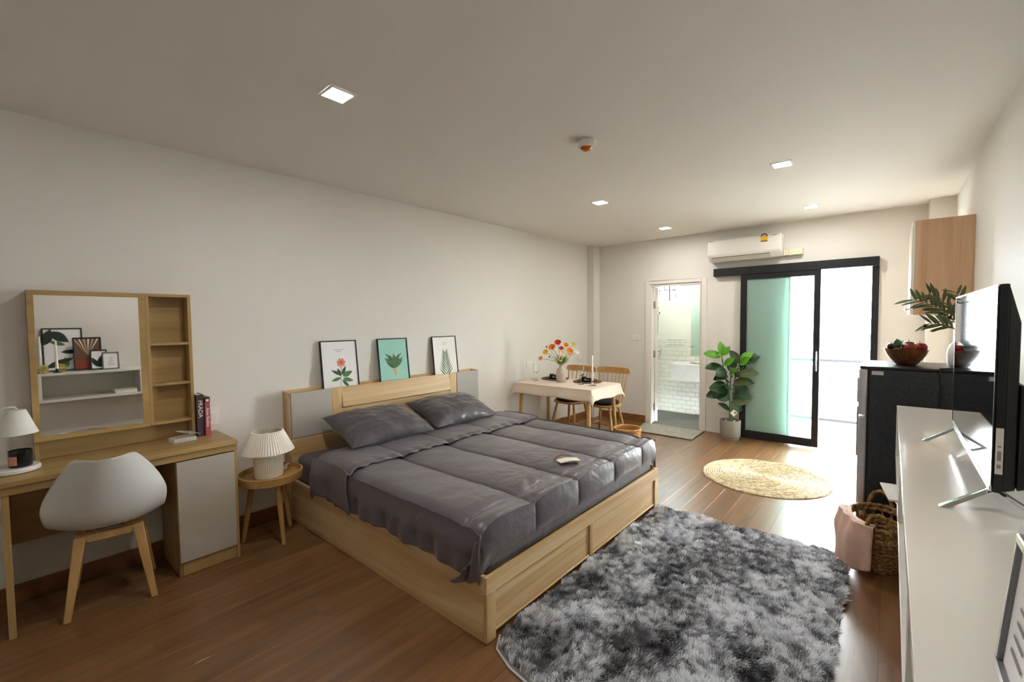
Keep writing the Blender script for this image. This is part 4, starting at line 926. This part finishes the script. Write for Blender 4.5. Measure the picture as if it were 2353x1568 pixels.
# (lateral, height, aim angle in the lateral plane deg [0=right,90=up], depth yaw deg, length, kind)
LV = [(-.115,1.05,95,0,.17,'b'),(-.115,1.04,168,10,.21,'b'),(-.115,1.05,55,-20,.14,'b'),(-.10,1.0,140,-40,.15,'b'),(-.09,.90,172,-15,.24,'d'),(-.07,.88,195,-45,.22,'d'),(-.085,.93,60,-50,.16,'b'),(-.03,.86,50,20,.20,'d'),(-.02,.82,78,-60,.15,'b'),(-.04,.80,185,-20,.20,'d'),
      (.10,.95,125,-10,.19,'d'),(.115,.98,35,0,.18,'b'),(.115,.95,20,15,.24,'d'),(.11,.93,65,-45,.16,'b'),(.06,.80,15,-20,.26,'o'),(.05,.78,100,-60,.18,'o'),(.05,.72,5,10,.24,'o'),(.04,.68,30,-50,.20,'o'),(.0,.78,110,-55,.16,'o'),
      (-.03,.66,178,-25,.27,'d'),(-.03,.60,188,0,.26,'d'),(-.02,.64,150,-60,.20,'d'),(.03,.62,8,20,.22,'d'),(.02,.58,-5,-15,.22,'d'),(.02,.54,5,0,.25,'o'),(.02,.50,-8,25,.20,'d'),(-.01,.50,155,-10,.24,'d'),(.01,.46,10,-25,.20,'o'),(.01,.42,-15,10,.18,'d'),(-.01,.36,140,-5,.16,'d'),(.02,.68,70,-70,.18,'o'),(.07,.86,85,-65,.15,'b'),(-.05,.72,120,-60,.18,'o')]
KD = {'d': fl_d, 'b': fl_b, 'o': fl_o}
for (lx, hz_, ang, dy_, L_, kd) in LV:
    p = Rv*lx+Vector((0,0,hz_)); a = R_(ang); dyr = R_(dy_)
    d = (Rv*math.cos(a)*math.cos(dyr)+Vector((0,0,1))*math.sin(a)*math.cos(dyr)+Fv*math.sin(dyr)).normalized()
    if PXp+p.x+d.x*L_ > 6.05:
        d.x = (6.05-PXp-p.x)/L_; d.normalize()
    side = d.cross(Vector((0,0,1))).normalized() if abs(d.z) < .95 else Rv.copy()
    up_ = (Vector((0,0,.55))-Fv*.85); up_ = (up_-d*up_.dot(d)).normalized()
    # tilt the blade a little towards the room
    rot = Matrix.Rotation(R_(random.uniform(-25, 25)), 3, d); side, up_ = rot @ side, rot @ up_
    M3 = Matrix((d, -side if False else up_.cross(d), up_)).transposed()
    o = bpy.data.objects.new('leaf', KD[kd]); COL.objects.link(o); o.parent = pp
    o.matrix_basis = Matrix.Translation(p) @ M3.to_4x4() @ Matrix.Scale(L_, 4)
tg = MB().prism([(-.045,.33),(.0,.375),(.045,.33),(.0,.285)], lambda x, z, k: tuple(Rv*(x+.03)+Vector((0,0,z))-Fv*(.022+k)), 0, .002).build('care_tag', 'paper', pp)
bx(-.008, -.001, -.006, .012, .001, .010).build('tag_mark', 'black_plastic', tg).matrix_basis = Matrix.Translation(Rv*.045+Vector((0,0,.33))-Fv*.0255) @ Matrix.Rotation(YAW-math.pi/2, 4, 'Z')
# ================================================================== TELEVISION SHELF (floating, open front)
CZ, CB, CF, CXA, CXB = .980, .660, -.036, .275, 3.445
tv_s = thing('wall_shelf_unit', 'long white floating television shelf along the right wall', 'shelf', (1.86, -.24, CB))
bx(CXA, RW+.0005, CZ-.028, CXB, CF, CZ).build('top_board', 'white_gloss', tv_s, .002, world=True)
bx(CXA, RW+.0005, CB, CXB, CF, CB+.028).build('bottom_board', 'white_gloss', tv_s, .002, world=True)
for x in (CXA, 1.130, 2.30, CXB-.028): bx(x, RW+.0005, CB+.0285, x+.028, CF, CZ-.0285).build('upright', 'white_gloss', tv_s, .002, world=True)
bx(CXB+.0003, RW+.0005, CB, CXB+.010, CF, CZ).build('end_panel', 'cabinet_wood', tv_s, world=True)
# things on / in the shelf that show in the desk mirror
def deco_frame(label, xc, w_, h_, y0, lean_, bgm, art, fw=.014):
    t = thing('photo_frame', label, 'picture', (xc, y0, CZ+.0005), 0, 'black framed pictures on the television shelf')
    t.rotation_euler = (-lean_, 0, math.pi)
    f = MB(); f.box(-w_/2, 0, 0, w_/2, .016, fw); f.box(-w_/2, 0, h_-fw, w_/2, .016, h_); f.box(-w_/2, 0, fw, -w_/2+fw, .016, h_-fw); f.box(w_/2-fw, 0, fw, w_/2, .016, h_-fw)
    f.build('frame', 'frame_gloss', t, .002); bx(-w_/2+fw, .007, fw, w_/2-fw, .012, h_-fw).build('print', bgm, t); art(t, w_, h_); return t
def a_big(t, w_, h_):
    for x, z, a, L, ww in ((-.10,.46,-40,.20,.10),(-.16,.30,70,.2,.10),(-.15,.04,25,.26,.07),(-.02,.22,0,.17,.05),(.03,.04,100,.12,.05),(.02,.30,160,.15,.05)): flat(leafpoly(-x, z*h_/.5, R_(180-a), L, ww), t, 'printed_leaf', 'art_black' if L > .16 else 'art_green', .0002)
def a_mid(t, w_, h_):
    flat([(-w_/2+.015,.015),(w_/2-.015,.015),(w_/2-.015,.11),(-w_/2+.015,.13)], t, 'printed_patch', 'art_rust')
    for k in range(6): flat([(0,.17),(-.1+.04*k,h_-.02),(-.085+.04*k,h_-.02)], t, 'printed_ray', 'art_sand' if k % 2 else 'paper', .0002)
def a_s1(t, w_, h_):
    for a in (60, 100, 140): flat(leafpoly(0, .03, R_(a), .14, .05), t, 'printed_leaf', 'art_black', .0002)
def a_s2(t, w_, h_):
    for k in range(5): flat([(-.03+.004*k,.05+.022*k),(.03-.006*k,.05+.022*k),(.03-.006*k,.055+.022*k),(-.03+.004*k,.055+.022*k)], t, 'printed_line', 'print_grey', .0002)
# the glazed prints lean back against the wall, smaller ones in front
deco_frame('largest black framed leaf print on the television shelf', .505, .335, .50, -.335, R_(9), 'poster_white', a_big)
deco_frame('black framed brown abstract print on the television shelf', .700, .245, .385, -.245, R_(7), 'art_brown', a_mid)
deco_frame('small black framed leaf print on the television shelf', .785, .150, .235, -.185, R_(5), 'poster_white', a_s1)
deco_frame('small black framed white text print on the television shelf', .883, .150, .205, -.128, R_(5), 'poster_white', a_s2, .012).children[0].data.materials[0] = MATS['frame_glare_grey']  # border recoloured grey to stand for glare on the black frame
def shelf_candle(lab, x, y, h_):
    t = thing('candle_holder', lab, 'candle', (x, y, CZ+.0005), 0, 'candles in black holders on the television shelf')
    MB().lathe([(.0,0),(.036,.0),(.036,.006),(.012,.008),(.014,.045),(.0,.045)], n=24).build('holder', 'black_plastic', t)
    MB().lathe([(.0,.0455),(.012,.0455),(.008,.045+h_-.01),(.0,.045+h_)], n=16).build('taper', 'candle_wax', t)
shelf_candle('white candle in black holder by the large leaf print', .43, -.105, .31); shelf_candle('shorter white candle in tall black holder at the shelf end', .315, -.28, .36)
for lab_, x, y in (('round yellow glass ornament at the shelf end', .325, -.12), ('round yellow glass ornament beside the candle', .47, -.20)):
    tag(MB().ball((0,0,.0465), .046, 24, 14, (1,1,1)).build('glass_ball', 'amber_glass'), lab_, 'ornament', 'yellow glass balls on the television shelf').location = (x, y, CZ+.0005)
wb_ = thing('white_book', 'white book lying in the near shelf compartment', 'book', (1.0, -.2, CB+.029))
bx(.90, -.30, CB+.029, 1.105, -.06, CB+.032).build('cover', 'paper', wb_, .0006, world=True); bx(.903, -.297, CB+.0322, 1.102, -.063, CB+.066).build('pages', 'text_white', wb_, world=True); bx(.90, -.30, CB+.0662, 1.105, -.06, CB+.069).build('cover', 'paper', wb_, .0006, world=True)
# white paper folders sticking out of the far compartment
for i, (dx_, dy_, zz, lb) in enumerate(((0, .03, 0, 'lowest white folder sticking out of the television shelf'), (.03, .055, .0085, 'grey white folder between two others in television shelf'), (-.02, .02, .017, 'topmost white folder sticking out of the television shelf'))):
    o = bx(-.12+dx_, -.20, 0, .12+dx_, .05+dy_, .008).build('paper_folder', 'white_satin' if i != 1 else 'print_light', None, .001)
    o.location = (2.62, -.1, CB+.0285+zz); o.rotation_euler.z = R_(8); tag(o, lb, 'folder', 'folders in the television shelf')
# ------------------------------------------------------------------ television
tv = thing('television', 'flat black television with chrome bottom strip on white shelf', 'television', (2.15, -.215, CZ))
tx0, tx1, ty, tz0, tz1 = 1.668, 2.632, -.205, 1.043, 1.583
bx(tx0, ty-.022, tz0, tx1, ty-.004, tz1).build('panel', 'tv_black', tv, .003, world=True)
bx(tx0+.006, ty-.0039, tz0+.018, tx1-.006, ty-.0015, tz1-.006).build('screen', 'tv_screen', tv, world=True, smooth=False)
bx(tx0+.002, ty-.0039, tz0+.001, tx1-.002, ty+.002, tz0+.0175).build('bottom_strip', 'chrome', tv, .002, world=True)
bx(tx0, ty-.0039, tz1-.0058, tx1, ty-.0005, tz1).build('top_bezel', 'chrome', tv, .001, world=True)
for a, b in ((tx0, tx0+.0058), (tx1-.0058, tx1)): bx(a, ty-.0039, tz0+.018, b, ty-.0005, tz1-.006).build('side_bezel', 'tv_black', tv, .001, world=True)
bk_ = MB(); 
def backring(x0, x1, z0, z1, y): return [(x0, y, z0), (x1, y, z0), (x1, y, z1), (x0, y, z1)]
bk_.add(backring(tx0+.004, tx1-.004, tz0+.002, tz1-.004, ty-.0222)+backring(tx0+.03, tx1-.03, tz0+.004, tz1-.10, ty-.048)+backring(tx0+.03, tx1-.03, tz0+.004, tz0+.28, ty-.050)+backring(tx0+.034, tx1-.034, tz0+.01, tz0+.275, ty-.068),
        [(0,1,5,4),(1,2,6,5),(2,3,7,6),(3,0,4,7),(4,5,6,7),(8,9,13,12),(9,10,14,13),(10,11,15,14),(11,8,12,15),(12,13,14,15),(8,11,10,9),(0,3,2,1)])
bk_.build('back_cover', 'black_plastic', tv, .004, world=True)
sk = bx(tx0-.0008, ty-.0205, tz0+.05, tx0-.0001, ty-.0065, tz0+.17).build('label_sticker', 'print_light', tv, world=True)
for i, (z0, z1) in enumerate(((.065,.075),(.085,.11),(.12,.124))): bx(tx0-.0012, ty-.017, tz0+z0, tx0-.0007, ty-.010, tz0+z1).build('sticker_print', 'print_grey', sk, world=True)
for x in (1.72, 2.58):
    lg = MB()
    for s_, yy in ((1, -.110), (-1, -.325)):
        lg.hexa([(x-.012, ty-.010, tz0-.006), (x+.012, ty-.010, tz0-.006), (x+.012, ty-.016, tz0-.006), (x-.012, ty-.016, tz0-.006)] if False else [(x-.045-.011, yy, CZ+.0005), (x-.045+.011, yy, CZ+.0005), (x-.045+.011, yy-.018*s_, CZ+.0005), (x-.045-.011, yy-.018*s_, CZ+.0005)],
                [(x-.011, ty-.012+.006*s_, tz0-.001), (x+.011, ty-.012+.006*s_, tz0-.001), (x+.011, ty-.012-.006*s_, tz0-.001), (x-.011, ty-.012-.006*s_, tz0-.001)])
    lg.build('stand_leg', 'chrome', tv, .001, world=True)
MB().tube([(2.3, ty-.07, 1.12), (2.25, -.33, 1.05), (2.15, -.38, 1.0), (2.0, -.42, 1.03), (1.9, -.44, 1.12)], .004, 8).build('power_cord', 'black_plastic', tv, world=True)
# ------------------------------------------------------------------ fridge
FX0, FX1, FY0, FY1, FZ = 3.765, 4.31, -.432, .100, 1.178
fg_ = thing('refrigerator', 'dark refrigerator with silver door next to the shelf', 'refrigerator', ((FX0+FX1)/2, -.15, 0))
bx(FX0, FY0, .03, FX1, FY1, FZ-.018).build('cabinet_body', 'fridge_side', fg_, .006, world=True)
bx(FX0-.002, FY0, FZ-.0175, FX1+.002, FY1+.052, FZ).build('top_cover', 'black_plastic', fg_, .004, world=True)
bx(FX0+.004, FY1+.0005, .04, FX1-.004, FY1+.010, FZ-.018).build('door_gasket', 'black_plastic', fg_, world=True)
do = bx(FX0-.001, FY1+.0105, .04, FX1+.001, FY1+.057, .84).build('door', 'fridge_silver', fg_, .010, world=True, seg=4); bx(FX1-.07, FY1+.0575, .45, FX1-.05, FY1+.085, .83).build('handle', 'steel', do, .006, world=True)
do = bx(FX0-.001, FY1+.0105, .85, FX1+.001, FY1+.057, FZ-.018).build('freezer_door', 'fridge_silver', fg_, .010, world=True, seg=4); bx(FX1-.07, FY1+.0575, .86, FX1-.05, FY1+.085, 1.05).build('handle', 'steel', do, .006, world=True)
for x in (FX0+.05, FX1-.05):
    for y in (FY0+.05, FY1-.05): MB().cyl((x, y, 0), (x, y, .0298), .02, n=14).build('foot', 'black_plastic', fg_, world=True)
bx(FX0-.0008, .03, FZ-.055, FX0-.0002, .09, FZ-.030).build('sticker', 'print_light', fg_, world=True)
MB().tube([(4.0, -.40, FZ+.004), (3.85, -.33, FZ+.004), (FX0-.006, -.235, FZ+.004), (FX0-.010, -.235, FZ-.04), (FX0-.010, -.245, FZ-.16), (FX0-.010, -.225, FZ-.32), (FX0-.010, -.225, .70)], .005, 8).build('power_cord', 'black_plastic', fg_, world=True)
# fruit bowl
BXf, BYf = 4.04, -.083
bw = thing('wooden_bowl', 'brown segmented wooden fruit bowl on the refrigerator', 'bowl', (BXf, BYf, FZ+.0005))
prb = [(.0,0),(.050,.0),(.058,.004),(.082,.035),(.101,.065),(.114,.098),(.118,.107),(.112,.107),(.096,.068),(.076,.038),(.05,.012),(.0,.010)]
for k in range(8):
    a0, a1 = k*math.pi/4+.2, (k+1)*math.pi/4+.2-.003
    def P(u, v):
        i = v*(len(prb)-1); j = min(int(round(i)), len(prb)-1); r, z = prb[j]; a = a0+(a1-a0)*u; return (r*math.cos(a), r*math.sin(a), z)
    MB().grid(P, 6, len(prb)-1).build('stave', 'bowl_wood', bw)
for lab_, dx_, dy_, dz_, r_, mt_ in (('dark red apple at the right side of the bowl', -.015, -.068, .100, .036, 'fruit_red'), ('red apple in the front middle of the bowl', -.045, -.015, .098, .037, 'fruit_red'), ('dark plum between the apples and leaves', .02, -.012, .108, .034, 'fruit_dark'), ('dark purple fig at the left rim of the bowl', -.01, .078, .106, .022, 'fruit_dark')):
    dz_ += .018; r_ *= 1.1
    t = thing('apple' if 'apple' in lab_ else 'plum', lab_, 'fruit', (BXf+dx_, BYf+dy_, FZ+dz_), 0, 'fruit in the wooden bowl')
    MB().ball((0,0,0), r_, 20, 14, (1,1,.92), lambda th, ph: 1-.22*math.exp(-(math.pi-ph)**2*5)-.10*math.exp(-ph**2*6)).build('flesh', mt_, t)
    MB().tube([(0,0,r_*.68), (.002,.001,r_*.95), (.006,.003,r_*1.15)], .0016, 6).build('stalk', 'art_brown', t)
t = thing('artichoke', 'pale green leafy artichoke at the left of the bowl', 'vegetable', (BXf-.02, BYf+.048, FZ+.098), 0)
lm = MB().grid(leafgrid(.058, .042, -.1, .35), 6, 4).mesh('leaf'); lm.materials.append(MATS['leaf_pale'])
MB().ball((0,0,0), .024, 14, 10, (1.2,1,.9)).build('heart', 'grape_green', t)
for k in range(14):
    o = bpy.data.objects.new('leaf', lm); COL.objects.link(o); o.parent = t; o.rotation_euler = (0, -R_(10+35*(k % 3)), k*2.399); o.location = (0,0,.002*k)
t = thing('garlic_bulb', 'cream garlic bulb behind the plum in the bowl', 'vegetable', (BXf+.035, BYf+.022, FZ+.118), 0)
MB().ball((0,0,0), .028, 20, 12, (1,1,.85), lambda th, ph: 1+.05*math.cos(6*th)+.25*math.exp(-(math.pi-ph)**2*14)).build('bulb', 'candle_wax', t)
# vase with olive branch behind the television
VX2, VY2 = 4.13, -.345
tag(MB().lathe([(.0,0),(.050,.0),(.056,.01),(.060,.08),(.050,.13),(.022,.165),(.020,.20),(.024,.21),(.018,.21),(.015,.19),(.0,.18)], (VX2, VY2, FZ+.0005), 32).build('white_vase', 'white_satin'), 'white bottle vase on the refrigerator behind the television', 'vase')
ob = thing('olive_branch', 'olive branch with dark fruit leaning out of white vase', 'branch', (VX2, VY2, FZ+.18))
ol = MB().grid(leafgrid(1, .22, .15, .2), 7, 4).mesh('leaf'); ol.materials.append(MATS['leaf_olive'])
def branch(pts, nleaf, L0):
    pts = [Vector(p) for p in pts]; MB().tube(pts, [.0032]+[.0022]*(len(pts)-2)+[.001], 6).build('twig', 'art_brown', ob)
    for k in range(nleaf):
        t_ = .22+.78*(k+.5)/nleaf; i = min(int(t_*(len(pts)-1)), len(pts)-2); f_ = t_*(len(pts)-1)-i; p = pts[i].lerp(pts[i+1], f_); d = (pts[i+1]-pts[i]).normalized()
        sd_ = d.cross(Vector((1,0,.3))).normalized()*(1 if k % 2 else -1); dd = (d*.75+sd_*.7+Vector((random.uniform(-.25,.25),0,random.uniform(-.1,.25)))).normalized()
        u2 = Vector((-.75, random.uniform(-.3,.3), .6)); u2 = (u2-dd*u2.dot(dd)).normalized(); M3 = Matrix((dd, u2.cross(dd), u2)).transposed()
        o = bpy.data.objects.new('leaf', ol); COL.objects.link(o); o.parent = ob; o.matrix_basis = Matrix.Translation(p) @ M3.to_4x4() @ Matrix.Scale(L0*random.uniform(.75, 1.15), 4)
branch([(0,0,.0),(-.01,.02,.10),(-.01,.07,.17),(-.01,.14,.225),(-.01,.235,.265)], 22, .10); branch([(0,0,.0),(.0,.01,.10),(.0,.05,.20),(.0,.10,.27),(0,.15,.30)], 15, .095); branch([(0,0,.0),(-.02,.03,.07),(-.03,.09,.09),(-.03,.15,.10)], 14, .095); branch([(0,0,0),(.0,-.01,.12),(.0,.0,.24),(0,.03,.31)], 10, .09)
for p in ((-.03,.17,.085), (-.01,.10,.16), (-.01,.05,.14)): MB().ball(p, .011, 10, 8).build('olive', 'fruit_dark', ob)
# wall cabinet
wc = thing('wall_cabinet', 'wooden wall cabinet with white door above the refrigerator', 'cabinet', (4.9, -.28, 1.52))
bx(4.60, RW+.0005, 1.520, 5.30, -.128, 2.236).build('carcass', 'cabinet_wood', wc, .002, world=True)
for a, b in ((4.601, 4.948), (4.952, 5.299)):
    d_ = bx(a, -.1275, 1.521, b, -.108, 2.235).build('door', 'white_gloss', wc, .002, world=True); kx = a+.04 if a < 4.7 else a+.04
    MB().lathe([(.0,0),(.006,0),(.006,.012),(.013,.018),(.013,.026),(.0,.03)], n=16).move(Matrix.Translation((kx, -.1077, 1.565)) @ Matrix.Rotation(R_(-90), 4, 'X')).build('knob', 'chrome', d_, world=True)
# ------------------------------------------------------------------ seagrass basket with towel
bk2 = thing('seagrass_basket', 'oval woven seagrass basket with loop handles beneath shelf', 'basket', (3.46, .028, 0))
NB = 12
def bas(i): k = i/(NB-1); return (.150+.085*k**.8, .100+.055*k**.8, .012+.268*k)
for i in range(NB):
    if i == 9: continue
    a, b, z = bas(i); n_ = 54
    pts = [((a+.005*math.sin(j*math.pi+i*math.pi))*math.cos(2*math.pi*j/n_), (b+.005*math.sin(j*math.pi+i*math.pi))*math.sin(2*math.pi*j/n_), z+.004*math.cos(j*math.pi*.66+i*1.7)) for j in range(n_)]
    MB().tube(pts, [.0125+.0025*math.sin(j*2.1+i) for j in range(n_)], 7, closed=True).build('weave_row', 'seagrass', bk2)
M_ = MB(); n_ = 40
for j in range(n_):
    a0, b0, z0 = bas(8); a1, b1, z1 = bas(10); t0 = 2*math.pi*j/n_; t1 = 2*math.pi*(j+(.8 if j % 2 else -.8))/n_
    M_.tube([(a0*math.cos(t0), b0*math.sin(t0), z0), (a1*math.cos(t1), b1*math.sin(t1), z1)], .004, 6)
M_.build('open_lattice', 'seagrass', bk2)
MB().lathe([(.0,.001),(.15,.001),(.15,.010),(.0,.010)], n=36, sy=.667).build('bottom', 'seagrass', bk2)
for sx in (1, -1):
    x = sx*.236; pts = [(x+.004*math.sin(k*2), .058*math.cos(math.pi*k/14), .268+.105*math.sin(math.pi*k/14)) for k in range(15)]
    MB().tube(pts, [.0105+.0025*(k % 2) for k in range(15)], 8).build('handle', 'seagrass', bk2)
def towel(u, v):
    # across the rim (u) along the near-left side of the basket, v from inside over the rim and down outside
    th = math.pi*(.46+.50*u)
    a, b, z = .247, .168, .291
    rim = Vector((a*math.cos(th), b*math.sin(th), z)); out = Vector((math.cos(th)/a, math.sin(th)/b, 0)).normalized()
    s_ = v*.34-.06; wob = .008*math.sin(u*9+v*4)+.006*math.sin(u*21)
    if s_ < 0: p = rim-out*.03*min(1, -s_/.03)+Vector((0,0,.010+s_*.9 if s_ < -.03 else .010))
    else: p = rim+out*(.012+.028*sst(0, .12, s_)+wob)+Vector((0,0,.012-s_*(1 if s_ > .02 else .5)))
    cut = .05*(1-abs(2*u-1)**3)
    p.z += sst(.5, 1, v)*(.05-cut)*.9
    return tuple(p)
tw = MB().grid(towel, 34, 30).build('hand_towel', 'towel_pink'); tw.location = (3.46, .028, 0); tag(tw, 'pale pink towel hanging over the basket rim', 'towel')
so = tw.modifiers.new('thick', 'SOLIDIFY'); so.thickness = .008; so.offset = 1
